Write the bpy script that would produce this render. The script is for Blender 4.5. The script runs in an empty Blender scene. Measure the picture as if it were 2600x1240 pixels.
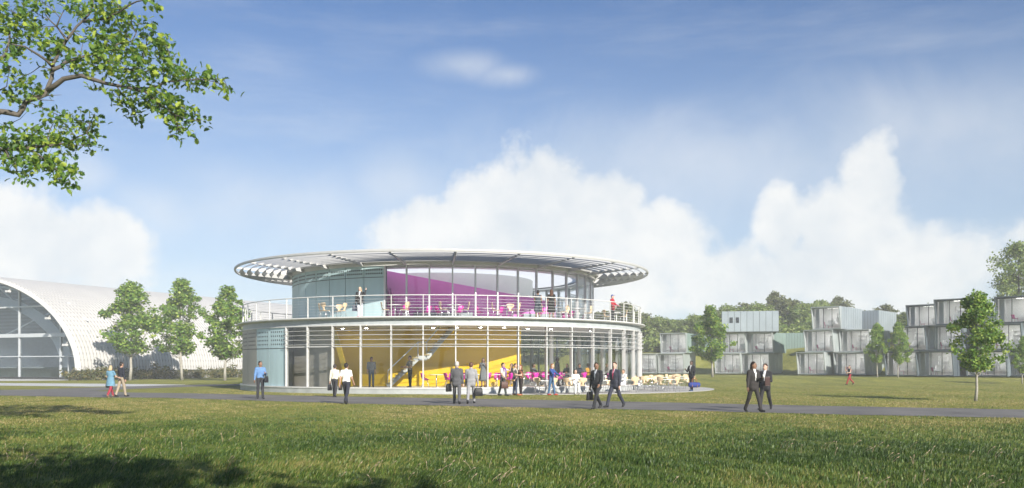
import bpy, math, random
import numpy as np
from mathutils import Vector, Matrix
random.seed(7); RNG = np.random.default_rng(11)
R = math.radians
SC = bpy.context.scene
COL = SC.collection
# ------------------------------------------------------------------ camera, sky, sun, exposure
EYE, F, HY, CX = 1.65, 2271.0, 926.6, 1300.0        # photo focal length and horizon in photo pixels
cam_d = bpy.data.cameras.new('camera'); cam = bpy.data.objects.new('camera', cam_d); COL.objects.link(cam)
cam.location = (0, 0, EYE); cam.rotation_euler = (R(90), 0, 0)
cam_d.sensor_width = 36; cam_d.lens = F / 2600 * 36; cam_d.shift_y = (HY - 620) / 2600
cam_d.clip_start = .1; cam_d.clip_end = 3000
SC.camera = cam
SUN_EL, SUN_AZ = R(26.5), R(150)                      # azimuth clockwise from +Y
sun_dir = Vector((math.sin(SUN_AZ) * math.cos(SUN_EL), math.cos(SUN_AZ) * math.cos(SUN_EL), math.sin(SUN_EL)))
sd = bpy.data.lights.new('sun', 'SUN'); sd.energy = 4.6; sd.angle = R(.6); sd.color = (1, .94, .84)
so = bpy.data.objects.new('sun', sd); COL.objects.link(so); so.location = (40, -60, 60)
so.rotation_euler = (-sun_dir).to_track_quat('-Z', 'Y').to_euler()
SC.view_settings.view_transform = 'Standard'; SC.view_settings.look = 'None'
SC.view_settings.gamma = 1; SC.view_settings.use_curve_mapping = False
SC.view_settings.exposure = .86
SC.render.engine = 'CYCLES'
SC.cycles.use_denoising = True
SC.cycles.max_bounces = 8; SC.cycles.transparent_max_bounces = 24; SC.cycles.volume_bounces = 2
SC.cycles.caustics_reflective = False; SC.cycles.caustics_refractive = False

W = bpy.data.worlds.new('World'); SC.world = W; W.use_nodes = True
def build_world():
    nt = W.node_tree; N = nt.nodes; L = nt.links; N.clear()
    def nd(t, **k):
        n = N.new(t)
        for a, b in k.items(): setattr(n, a, b)
        return n
    def mth(op, a, b=None, c=None, clamp=False):
        n = nd('ShaderNodeMath', operation=op, use_clamp=clamp)
        for i, s in enumerate((a, b, c)):
            if s is None: continue
            if isinstance(s, (int, float)): n.inputs[i].default_value = s
            else: L.new(s, n.inputs[i])
        return n.outputs[0]
    sky = nd('ShaderNodeTexSky', sky_type='NISHITA', sun_disc=False, sun_elevation=SUN_EL, sun_rotation=SUN_AZ,
             altitude=60, air_density=1.0, dust_density=.5, ozone_density=3.0)
    tc = nd('ShaderNodeTexCoord'); sep = nd('ShaderNodeSeparateXYZ'); L.new(tc.outputs['Generated'], sep.inputs[0])
    az = mth('ARCTAN2', sep.outputs[0], sep.outputs[1]); el = mth('ARCSINE', sep.outputs[2])
    comb = nd('ShaderNodeCombineXYZ'); L.new(az, comb.inputs[0]); L.new(el, comb.inputs[1])
    # fBm of the direction bends the outlines of the cloud heaps
    def noise(scale, det, rough, off=(0, 0, 0), dist=0.0):
        m = nd('ShaderNodeMapping'); m.inputs['Location'].default_value = off
        L.new(tc.outputs['Generated'], m.inputs[0])
        n = nd('ShaderNodeTexNoise'); n.inputs['Scale'].default_value = scale; n.inputs['Detail'].default_value = det
        n.inputs['Roughness'].default_value = rough; n.inputs['Distortion'].default_value = dist
        L.new(m.outputs[0], n.inputs['Vector']); return n.outputs['Fac']
    n1 = noise(11, 9, .62); n2 = noise(34, 6, .6, (3, 1, 2)); n3 = noise(6, 8, .6, (7, 4, 1), .6)
    def heap(blobs):
        cur = None
        for px, py, rx, ry in blobs:
            a = math.atan((px - CX) / F); e = math.atan((HY - py) / F * math.cos(a))
            m = nd('ShaderNodeMapping', vector_type='TEXTURE')
            m.inputs['Location'].default_value = (a, e, 0); m.inputs['Scale'].default_value = (rx / F, ry / F, 1)
            L.new(comb.outputs[0], m.inputs[0])
            ln = nd('ShaderNodeVectorMath', operation='LENGTH'); L.new(m.outputs[0], ln.inputs[0])
            v = mth('SUBTRACT', 1, ln.outputs['Value'])
            cur = v if cur is None else mth('SMOOTH_MAX', cur, v, .12)
        return cur
    dense = heap([(1385, 520, 190, 190), (1260, 560, 190, 160), (1520, 540, 150, 150), (1650, 620, 190, 130), (1110, 610, 190, 130),
                  (1420, 700, 420, 160),
                  (2215, 470, 95, 150), (2150, 580, 170, 140), (1985, 580, 75, 120), (2200, 690, 420, 130), (1880, 720, 260, 120),
                  (60, 640, 210, 150), (250, 640, 150, 130), (-60, 590, 150, 110), (-300, 700, 300, 150), (2900, 640, 320, 180), (3400, 560, 260, 200), (-900, 640, 300, 190)])
    thin = heap([(1180, 165, 150, 48), (1290, 190, 110, 40), (215, 445, 95, 70), (400, 540, 170, 120), (1010, 470, 190, 130), (2350, 330, 620, 190), (1750, 420, 800, 200), (700, 520, 420, 150)])
    d = mth('ADD', dense, mth('MULTIPLY', mth('SUBTRACT', n1, .5), 1.15)); d = mth('ADD', d, mth('MULTIPLY', mth('SUBTRACT', n2, .5), .55))
    def smooth(v, lo, hi):
        r = nd('ShaderNodeMapRange', interpolation_type='SMOOTHSTEP'); L.new(v, r.inputs[0])
        r.inputs[1].default_value = lo; r.inputs[2].default_value = hi; return r.outputs[0]
    md = mth('MULTIPLY', smooth(d, -.02, .44), .93)
    t = mth('ADD', thin, mth('MULTIPLY', mth('SUBTRACT', n3, .5), 1.3))
    mt_ = mth('MULTIPLY', smooth(t, -.1, 1.1), .42)
    # thin veil of high cirrus over the whole sky
    mp = nd('ShaderNodeMapping'); mp.inputs['Scale'].default_value = (1.2, 1.2, 7); mp.inputs['Rotation'].default_value = (.0, .16, 0)
    L.new(tc.outputs['Generated'], mp.inputs[0])
    nv = nd('ShaderNodeTexNoise'); nv.inputs['Scale'].default_value = 3.2; nv.inputs['Detail'].default_value = 7; nv.inputs['Roughness'].default_value = .62
    L.new(mp.outputs[0], nv.inputs['Vector'])
    veil = mth('MULTIPLY', smooth(nv.outputs['Fac'], .42, .85), .22)
    # pale air near the horizon, all the way round
    low = nd('ShaderNodeMapRange', interpolation_type='SMOOTHSTEP'); L.new(el, low.inputs[0])
    low.inputs[1].default_value = R(25); low.inputs[2].default_value = R(-3); low.inputs[3].default_value = 0; low.inputs[4].default_value = .72
    cov = mth('MAXIMUM', mth('MAXIMUM', md, mt_), veil)
    # cloud body: white heaps with soft grey folds
    cr = nd('ShaderNodeValToRGB'); L.new(n1, cr.inputs[0])
    cr.color_ramp.elements[0].position = .33; cr.color_ramp.elements[0].color = (5.7, 6.2, 6.7, 1)
    cr.color_ramp.elements[1].position = .62; cr.color_ramp.elements[1].color = (7.6, 7.65, 7.6, 1)
    # photographic sky blue: the clear sky slightly desaturated towards violet
    gm = nd('ShaderNodeMix', data_type='RGBA', blend_type='MULTIPLY'); gm.inputs[0].default_value = 1
    L.new(sky.outputs[0], gm.inputs[6]); gm.inputs[7].default_value = (.60, .75, .95, 1)
    mh = nd('ShaderNodeMix', data_type='RGBA'); L.new(low.outputs[0], mh.inputs[0]); L.new(gm.outputs[2], mh.inputs[6]); mh.inputs[7].default_value = (5.4, 6.2, 6.9, 1)
    mx = nd('ShaderNodeMix', data_type='RGBA'); L.new(cov, mx.inputs[0]); L.new(mh.outputs[2], mx.inputs[6]); L.new(cr.outputs[0], mx.inputs[7])
    bg = nd('ShaderNodeBackground'); bg.inputs[1].default_value = .07; L.new(mx.outputs[2], bg.inputs[0])
    out = nd('ShaderNodeOutputWorld'); L.new(bg.outputs[0], out.inputs[0])
build_world()

# ------------------------------------------------------------------ helpers
def PX(px, py, d): return Vector(((px - CX) * d / F, d, EYE + (HY - py) * d / F))
def GR(px, py, z=0.0):
    d = F * (EYE - z) / (py - HY); return Vector(((px - CX) * d / F, d, z))
def sstep(a, b, x):
    t = np.clip((np.asarray(x, float) - a) / (b - a), 0, 1); return t * t * (3 - 2 * t)
def front_y(x): return np.interp(x, [-60, -10, 8, 20, 30, 36, 44, 56, 75, 120], [150, 140, 130, 120, 117, 110, 98, 84, 74, 66])
def TZ(x, y):
    x = np.asarray(x, float); y = np.asarray(y, float)
    a = sstep(-22, 4, x); fy = front_y(x)
    rise = .34 * sstep(78, 92, y + np.maximum(0, (x - 40)) * .5) * sstep(6, 20, x)
    hill = 3.3 * sstep(10, 21, y - fy) + 1.8 * sstep(24, 52, y - fy)
    return rise + a * hill
def tz(x, y): return float(TZ(x, y))

class MB:
    def __init__(s): s.v = []; s.f = []; s.m = []
    def add(s, v, f, mi=0):
        o = len(s.v); s.v += [tuple(p) for p in v]; s.f += [tuple(i + o for i in q) for q in f]; s.m += [mi] * len(f); return s
    def hexa(s, p, mi=0):       # p: 4 bottom ccw, 4 top ccw
        return s.add(p, [(3, 2, 1, 0), (4, 5, 6, 7), (0, 1, 5, 4), (1, 2, 6, 5), (2, 3, 7, 6), (3, 0, 4, 7)], mi)
    def box(s, c, d, rz=0, mi=0):
        x, y, z = d[0] / 2, d[1] / 2, d[2] / 2; ca, sa = math.cos(rz), math.sin(rz); p = []
        for k in (-z, z):
            for i, j in ((-x, -y), (x, -y), (x, y), (-x, y)): p.append((c[0] + i * ca - j * sa, c[1] + i * sa + j * ca, c[2] + k))
        return s.hexa(p, mi)
    def bar(s, p, q, w, h, up=(0, 0, 1), mi=0):
        p = Vector(p); q = Vector(q); t = (q - p).normalized(); u = Vector(up)
        if abs(t.dot(u)) > .98: u = Vector((0, 1, 0))
        a = t.cross(u).normalized(); b = a.cross(t).normalized(); P = []
        for e in (p, q):
            for i, j in ((-1, -1), (1, -1), (1, 1), (-1, 1)): P.append(e + a * (i * w / 2) + b * (j * h / 2))
        return s.add(P, [(0, 1, 2, 3), (7, 6, 5, 4), (0, 4, 5, 1), (1, 5, 6, 2), (2, 6, 7, 3), (3, 7, 4, 0)], mi)
    def tube(s, pts, rad, n=6, mi=0, cap=True):
        pts = [Vector(p) for p in pts]; k = len(pts)
        if isinstance(rad, (int, float)): rad = [rad] * k
        o = len(s.v); ref = None
        for i, p in enumerate(pts):
            t = (pts[min(i + 1, k - 1)] - pts[max(i - 1, 0)]).normalized()
            if ref is None: ref = Vector((1, 0, 0)) if abs(t.x) < .8 else Vector((0, 1, 0))
            a = (ref - t * ref.dot(t)).normalized(); b = t.cross(a); ref = a
            for j in range(n):
                w = 2 * math.pi * j / n; s.v.append(tuple(p + (a * math.cos(w) + b * math.sin(w)) * rad[i]))
        for i in range(k - 1):
            for j in range(n):
                s.f.append((o + i * n + j, o + i * n + (j + 1) % n, o + (i + 1) * n + (j + 1) % n, o + (i + 1) * n + j)); s.m.append(mi)
        if cap:
            s.f.append(tuple(o + j for j in reversed(range(n)))); s.f.append(tuple(o + (k - 1) * n + j for j in range(n))); s.m += [mi, mi]
        return s
    def arc(s, prof, a0, a1, n, mi=0):     # closed (r,z) outline swept about local z; angle 0 faces -y, positive to +x
        full = abs(abs(a1 - a0) - 360) < 1e-6; k = len(prof); o = len(s.v); cnt = n if full else n + 1
        for i in range(cnt):
            w = R(a0 + (a1 - a0) * i / n); sw, cw = math.sin(w), math.cos(w)
            for r, z in prof: s.v.append((r * sw, -r * cw, z))
        for i in range(n):
            i2 = (i + 1) % cnt
            for j in range(k):
                j2 = (j + 1) % k; s.f.append((o + i * k + j, o + i * k + j2, o + i2 * k + j2, o + i2 * k + j)); s.m.append(mi)
        if not full:
            s.f.append(tuple(o + j for j in reversed(range(k)))); s.f.append(tuple(o + n * k + j for j in range(k))); s.m += [mi, mi]
        return s
    def slab(s, outline, z0, z1, mi=0):
        k = len(outline); v = [(x, y, z0) for x, y in outline] + [(x, y, z1) for x, y in outline]
        return s.add(v, [tuple(reversed(range(k))), tuple(range(k, 2 * k))] + [(i, (i + 1) % k, k + (i + 1) % k, k + i) for i in range(k)], mi)
    def disc(s, c, r, h, n=16, mi=0, r2=None):
        r2 = r if r2 is None else r2
        o = [(c[0] + r * math.cos(6.28318 * i / n), c[1] + r * math.sin(6.28318 * i / n), c[2]) for i in range(n)]
        q = [(c[0] + r2 * math.cos(6.28318 * i / n), c[1] + r2 * math.sin(6.28318 * i / n), c[2] + h) for i in range(n)]
        return s.add(o + q, [tuple(reversed(range(n))), tuple(range(n, 2 * n))] + [(i, (i + 1) % n, n + (i + 1) % n, n + i) for i in range(n)], mi)
    def mesh(s, name, mats, smooth=False):
        me = bpy.data.meshes.new(name); me.from_pydata(s.v, [], s.f)
        mats = mats if isinstance(mats, (list, tuple)) else [mats]
        for m in mats: me.materials.append(m)
        if len(mats) > 1: me.polygons.foreach_set('material_index', s.m)
        if smooth: me.polygons.foreach_set('use_smooth', [True] * len(s.f))
        me.update(); return me
    def build(s, name, mats, parent=None, smooth=False, fix=False):
        me = s.mesh(name, mats, smooth)
        if fix:
            import bmesh
            b = bmesh.new(); b.from_mesh(me); bmesh.ops.recalc_face_normals(b, faces=b.faces); b.to_mesh(me); b.free()
        return link(name, me, parent)
def link(name, me, parent=None):
    o = bpy.data.objects.new(name, me); COL.objects.link(o)
    if parent is not None: o.parent = parent
    return o
def tag(o, label=None, cat=None, group=None, kind=None):
    for k, v in (('label', label), ('category', cat), ('group', group), ('kind', kind)):
        if v: o[k] = v
    return o
def thing(name, label, cat, loc=(0, 0, 0), rz=0, group=None):
    o = bpy.data.objects.new(name, None); COL.objects.link(o); o.location = loc; o.rotation_euler = (0, 0, rz); o.empty_display_size = .3
    return tag(o, label, cat, group)
def copy_tree(src, loc, rz, label=None, group=None, scale=None):
    r = src.copy(); COL.objects.link(r); r.location = loc; r.rotation_euler = (0, 0, rz)
    if scale: r.scale = (scale,) * 3 if isinstance(scale, (int, float)) else scale
    if label: r['label'] = label
    if group: r['group'] = group
    for ch in src.children:
        c = ch.copy(); COL.objects.link(c); c.parent = r
        for g in ch.children:
            e = g.copy(); COL.objects.link(e); e.parent = c
    return r
def np_mesh(name, V, Fq, mats, smooth=False, mi=None):      # V (n,3), Fq (m,k) equal-sided faces
    me = bpy.data.meshes.new(name); V = np.ascontiguousarray(V, np.float32); Fq = np.ascontiguousarray(Fq, np.int32); k = Fq.shape[1]
    me.vertices.add(len(V)); me.vertices.foreach_set('co', V.ravel())
    me.loops.add(Fq.size); me.loops.foreach_set('vertex_index', Fq.ravel())
    me.polygons.add(len(Fq)); me.polygons.foreach_set('loop_start', np.arange(0, Fq.size, k, dtype=np.int32))
    for m in (mats if isinstance(mats, (list, tuple)) else [mats]): me.materials.append(m)
    if mi is not None: me.polygons.foreach_set('material_index', np.ascontiguousarray(mi, np.int32))
    me.polygons.foreach_set('use_smooth', np.full(len(Fq), smooth))
    me.update(calc_edges=True); me.validate(); return me

# ------------------------------------------------------------------ materials
MATS = {}
def mat(name, col, rough=.5, metal=0.0, var=.12, scale=3.0, bump=0.0, bscale=40.0, spec=.5, streak=False, island=0.0):
    if name in MATS: return MATS[name]
    m = bpy.data.materials.new(name); m.use_nodes = True; nt = m.node_tree; b = nt.nodes['Principled BSDF']; L = nt.links
    b.inputs['Roughness'].default_value = rough; b.inputs['Metallic'].default_value = metal; b.inputs['Specular IOR Level'].default_value = spec
    tc = nt.nodes.new('ShaderNodeTexCoord'); vec = tc.outputs['Object']
    if streak:
        mp = nt.nodes.new('ShaderNodeMapping'); mp.inputs['Scale'].default_value = (1, 1, .12); L.new(vec, mp.inputs[0]); vec = mp.outputs[0]
    n = nt.nodes.new('ShaderNodeTexNoise'); n.inputs['Scale'].default_value = scale; n.inputs['Detail'].default_value = 5; L.new(vec, n.inputs['Vector'])
    mr = nt.nodes.new('ShaderNodeMapRange'); mr.inputs[1].default_value = .25; mr.inputs[2].default_value = .75
    mr.inputs[3].default_value = 1 - var; mr.inputs[4].default_value = 1 + var; L.new(n.outputs['Fac'], mr.inputs[0])
    mul = nt.nodes.new('ShaderNodeMix'); mul.data_type = 'RGBA'; mul.blend_type = 'MULTIPLY'; mul.inputs[0].default_value = 1
    mul.inputs[6].default_value = (*col, 1); L.new(mr.outputs[0], mul.inputs[7]); c = mul.outputs[2]
    if island:
        g = nt.nodes.new('ShaderNodeNewGeometry'); hs = nt.nodes.new('ShaderNodeHueSaturation')
        a = nt.nodes.new('ShaderNodeMapRange'); a.inputs[3].default_value = 1 - island; a.inputs[4].default_value = 1 + island
        L.new(g.outputs['Random Per Island'], a.inputs[0]); L.new(a.outputs[0], hs.inputs['Value']); L.new(c, hs.inputs['Color']); c = hs.outputs[0]
    L.new(c, b.inputs['Base Color'])
    rr = nt.nodes.new('ShaderNodeMapRange'); rr.inputs[1].default_value = .3; rr.inputs[2].default_value = .7
    rr.inputs[3].default_value = max(0, rough - .06); rr.inputs[4].default_value = min(1, rough + .06); L.new(n.outputs['Fac'], rr.inputs[0]); L.new(rr.outputs[0], b.inputs['Roughness'])
    if bump:
        n2 = nt.nodes.new('ShaderNodeTexNoise'); n2.inputs['Scale'].default_value = bscale; n2.inputs['Detail'].default_value = 4; L.new(tc.outputs['Object'], n2.inputs['Vector'])
        bp = nt.nodes.new('ShaderNodeBump'); bp.inputs['Strength'].default_value = bump; bp.inputs['Distance'].default_value = .02
        L.new(n2.outputs['Fac'], bp.inputs['Height']); L.new(bp.outputs[0], b.inputs['Normal'])
    MATS[name] = m; return m
def glowmat(name, col, e):
    m = bpy.data.materials.new(name); m.use_nodes = True; b = m.node_tree.nodes['Principled BSDF']; b.inputs['Emission Color'].default_value = (*col, 1); b.inputs['Emission Strength'].default_value = e; b.inputs['Base Color'].default_value = (.8, .8, .8, 1); MATS[name] = m; return m
def glass(name, tint=(.93, .96, .96), base=.05, edge=.75, rough=.01):
    m = bpy.data.materials.new(name); m.use_nodes = True; nt = m.node_tree; nt.nodes.clear(); L = nt.links
    out = nt.nodes.new('ShaderNodeOutputMaterial'); mx = nt.nodes.new('ShaderNodeMixShader')
    tr = nt.nodes.new('ShaderNodeBsdfTransparent'); tr.inputs[0].default_value = (*tint, 1)
    gl = nt.nodes.new('ShaderNodeBsdfGlossy'); gl.inputs['Roughness'].default_value = rough; gl.inputs[0].default_value = (.9, .95, 1, 1)
    fr = nt.nodes.new('ShaderNodeFresnel'); fr.inputs[0].default_value = 1.5
    mr = nt.nodes.new('ShaderNodeMapRange'); mr.inputs[1].default_value = .04; mr.inputs[2].default_value = 1; mr.inputs[3].default_value = base; mr.inputs[4].default_value = edge
    L.new(fr.outputs[0], mr.inputs[0]); L.new(mr.outputs[0], mx.inputs[0]); L.new(tr.outputs[0], mx.inputs[1]); L.new(gl.outputs[0], mx.inputs[2]); L.new(mx.outputs[0], out.inputs[0])
    MATS[name] = m; return m
def leafmat(name, cols, trans=.35, rough=.5):
    m = bpy.data.materials.new(name); m.use_nodes = True; nt = m.node_tree; nt.nodes.clear(); L = nt.links
    out = nt.nodes.new('ShaderNodeOutputMaterial'); g = nt.nodes.new('ShaderNodeNewGeometry'); cr = nt.nodes.new('ShaderNodeValToRGB')
    L.new(g.outputs['Random Per Island'], cr.inputs[0]); e = cr.color_ramp.elements
    while len(e) < len(cols): e.new(.5)
    for i, c in enumerate(cols): e[i].position = i / (len(cols) - 1); e[i].color = (*c, 1)
    b = nt.nodes.new('ShaderNodeBsdfPrincipled'); b.inputs['Roughness'].default_value = rough; b.inputs['Specular IOR Level'].default_value = .35
    L.new(cr.outputs[0], b.inputs['Base Color'])
    t = nt.nodes.new('ShaderNodeBsdfTranslucent'); hs = nt.nodes.new('ShaderNodeHueSaturation'); hs.inputs['Value'].default_value = 1.7; hs.inputs['Hue'].default_value = .485
    L.new(cr.outputs[0], hs.inputs['Color']); L.new(hs.outputs[0], t.inputs[0])
    mx = nt.nodes.new('ShaderNodeMixShader'); mx.inputs[0].default_value = trans; L.new(b.outputs[0], mx.inputs[1]); L.new(t.outputs[0], mx.inputs[2]); L.new(mx.outputs[0], out.inputs[0])
    MATS[name] = m; return m
WHITE = mat('white_paint', (.54, .54, .53), .35, var=.08, scale=2)
STEEL = mat('brushed_steel', (.62, .64, .66), .32, .85, var=.06)
CREAM = mat('cream_paint', (.58, .58, .56), .4, var=.06)
GREYB = mat('grey_fascia', (.38, .41, .42), .45, var=.14, scale=3, streak=True)
DARK = mat('dark_gap', (.035, .038, .04), .6)
CONC = mat('concrete', (.46, .45, .43), .8, var=.12, scale=1.5, bump=.25, bscale=30)
GLASS = glass('clear_glass', (.96, .98, .98), .05, .75)
GLASSB = glass('blue_glass', (.80, .90, .93), .07)
BARK = mat('bark', (.10, .086, .07), .85, var=.3, scale=9, bump=.8, bscale=30)
BARKP = mat('pale_bark', (.33, .31, .27), .85, var=.25, scale=6, bump=.6, bscale=30)
# ------------------------------------------------------------------ ground, paths, paving
def turf_mat():
    m = bpy.data.materials.new('turf'); m.use_nodes = True; nt = m.node_tree; L = nt.links; b = nt.nodes['Principled BSDF']
    g = nt.nodes.new('ShaderNodeNewGeometry'); pos = g.outputs['Position']
    def noise(sc, det=5, ro=.6, stretch=None):
        v = pos
        if stretch:
            mp = nt.nodes.new('ShaderNodeMapping'); mp.inputs['Scale'].default_value = stretch; L.new(pos, mp.inputs[0]); v = mp.outputs[0]
        n = nt.nodes.new('ShaderNodeTexNoise'); n.inputs['Scale'].default_value = sc; n.inputs['Detail'].default_value = det; n.inputs['Roughness'].default_value = ro
        L.new(v, n.inputs['Vector']); return n.outputs['Fac']
    def ramp(f, *st):
        r = nt.nodes.new('ShaderNodeValToRGB'); L.new(f, r.inputs[0]); e = r.color_ramp.elements
        while len(e) < len(st): e.new(.5)
        for i, (p, c) in enumerate(st): e[i].position = p; e[i].color = (*c, 1)
        return r.outputs[0]
    def mix(fac, a, c, blend='MIX'):
        n = nt.nodes.new('ShaderNodeMix'); n.data_type = 'RGBA'; n.blend_type = blend
        if isinstance(fac, float): n.inputs[0].default_value = fac
        else: L.new(fac, n.inputs[0])
        L.new(a, n.inputs[6]); L.new(c, n.inputs[7]); return n.outputs[2]
    patch = noise(.22, 4, .6, (1, .45, 1)); fine = noise(2.2, 8, .75, (1, .55, 1)); blade = noise(22, 3, .7, (1, .4, 1))
    green = ramp(fine, (.28, (.06, .09, .016)), (.5, (.13, .165, .03)), (.74, (.21, .225, .055)))
    dry = ramp(fine, (.28, (.125, .14, .026)), (.5, (.225, .23, .05)), (.74, (.32, .30, .09)))
    sp = nt.nodes.new('ShaderNodeSeparateXYZ'); L.new(pos, sp.inputs[0])
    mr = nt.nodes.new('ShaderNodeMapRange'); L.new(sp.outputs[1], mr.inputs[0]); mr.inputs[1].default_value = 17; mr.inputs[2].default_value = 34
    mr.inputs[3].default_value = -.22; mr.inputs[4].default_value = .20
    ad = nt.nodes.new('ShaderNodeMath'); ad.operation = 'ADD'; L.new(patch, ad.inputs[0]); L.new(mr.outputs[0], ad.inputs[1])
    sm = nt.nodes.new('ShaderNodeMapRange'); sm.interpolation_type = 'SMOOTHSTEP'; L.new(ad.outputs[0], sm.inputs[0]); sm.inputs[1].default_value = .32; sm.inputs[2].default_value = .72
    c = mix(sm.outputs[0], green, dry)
    streak = noise(.55, 6, .65, (1, .16, 1)); c = mix(.8, c, ramp(streak, (.30, (.62, .66, .58)), (.5, (1, 1, 1)), (.72, (1.34, 1.26, 1.12))), 'MULTIPLY')
    c = mix(.75, c, ramp(blade, (.25, (.42, .44, .38)), (.5, (.95, .95, .9)), (.78, (1.5, 1.45, 1.25))), 'MULTIPLY')
    L.new(c, b.inputs['Base Color']); b.inputs['Roughness'].default_value = .85; b.inputs['Specular IOR Level'].default_value = .15
    bp = nt.nodes.new('ShaderNodeBump'); bp.inputs['Strength'].default_value = .9; bp.inputs['Distance'].default_value = .12; L.new(fine, bp.inputs['Height'])
    bp2 = nt.nodes.new('ShaderNodeBump'); bp2.inputs['Strength'].default_value = .8; bp2.inputs['Distance'].default_value = .03; L.new(blade, bp2.inputs['Height']); L.new(bp.outputs[0], bp2.inputs['Normal'])
    L.new(bp2.outputs[0], b.inputs['Normal']); MATS['turf'] = m; return m
TURF = turf_mat()
def build_ground():
    xs = np.concatenate([np.linspace(-700, -120, 20), np.arange(-116, 121, 2.0), np.linspace(126, 700, 20)])
    ys = np.concatenate([np.linspace(-300, -20, 8), np.arange(-16, 64, 4.0), np.arange(64, 180, 1.6), np.linspace(184, 900, 24)])
    X, Y = np.meshgrid(xs, ys); Z = TZ(X, Y)
    rough = np.sin(X * .7 + 1.3 * np.sin(Y * .31)) * np.cos(Y * .53 + X * .21)
    Z = Z + .10 * rough * sstep(1.0, 3.5, Z)
    V = np.stack([X, Y, Z], -1).reshape(-1, 3); nx = len(xs); i = np.arange(len(ys) - 1)[:, None] * nx + np.arange(nx - 1)[None, :]
    Fq = np.stack([i, i + 1, i + nx + 1, i + nx], -1).reshape(-1, 4)
    o = link('ground', np_mesh('ground', V, Fq, TURF, True)); tag(o, 'grass lawn rising to a bank behind the housing modules', kind='structure')
build_ground()
ASPH = mat('asphalt', (.14, .132, .124), .85, var=.34, scale=.55, bump=.5, bscale=60)
PALE = mat('pale_paving', (.50, .50, .49), .8, var=.14, scale=.6, bump=.2, bscale=20)
def strip(name, label, top, bot, z, m, wob=.12):
    def ip(pts, n):
        P = [GR(a, b) for a, b in pts]; L_ = [0]
        for a, b in zip(P, P[1:]): L_.append(L_[-1] + (b - a).length)
        out = []
        for k in range(n + 1):
            s = L_[-1] * k / n; j = min(len(P) - 2, max(i for i in range(len(P)) if L_[i] <= s + 1e-9)); t = (s - L_[j]) / max(1e-6, L_[j + 1] - L_[j])
            q = P[j].lerp(P[j + 1], t); w = wob * (math.sin(s * 1.9 + z * 900) * .5 + math.sin(s * 4.7 + 1) * .3 + random.uniform(-.3, .3)); out.append((q.x, q.y + w, z))
        return out
    n = 160; t, b = ip(top, n), ip(bot, n); mb = MB()
    mb.add(b + t, [(i, i + 1, n + 2 + i, n + 1 + i) for i in range(n)])
    return tag(mb.build(name, m), label, kind='structure')
PATH_TOP = [(-300, 992.5), (0, 990.5), (150, 989), (260, 994), (330, 997.5), (480, 999.5), (640, 1003), (900, 1008), (1300, 1015), (1700, 1023), (2100, 1032), (2600, 1041), (3100, 1051)]
PATH_BOT = [(-300, 1003), (0, 1005), (260, 1010), (420, 1011), (620, 1017), (870, 1025), (1300, 1035), (1700, 1043), (1900, 1048), (2100, 1053), (2600, 1063), (3100, 1074)]
strip('path', 'dark tarmac footpath crossing the lawn in front of the pavilion', PATH_TOP, PATH_BOT, .012, ASPH)
strip('side_path', 'narrow dark tarmac path branching towards the pavilion', [(60, 990), (255, 984), (330, 981.5), (480, 977.5), (640, 975.5), (760, 974.5)],
      [(60, 993), (250, 992.5), (330, 988.5), (430, 984.5), (560, 980), (640, 978.5), (760, 977)], .008, ASPH, .06)
strip('apron', 'pale concrete roadway in front of the hangar', [(-300, 972), (0, 973), (280, 975), (470, 977)], [(-300, 978.5), (0, 979.5), (230, 982), (330, 981.3), (470, 977.6)], .004, PALE, .05)
strip('forecourt', 'pale concrete strip at the foot of the glazed hangar front', [(-300, 962), (0, 962), (222, 962.5)], [(-300, 968), (0, 968), (180, 966.5), (222, 964.5)], .004, PALE, .05)
mb = MB(); mb.disc((0, 63, .0), 13.9, .02, 96); tag(mb.build('patio', mat('patio_paving', (.42, .41, .395), .75, var=.1, scale=.8, bump=.15)), 'round pale paved patio beside the pavilion', kind='structure')

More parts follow.
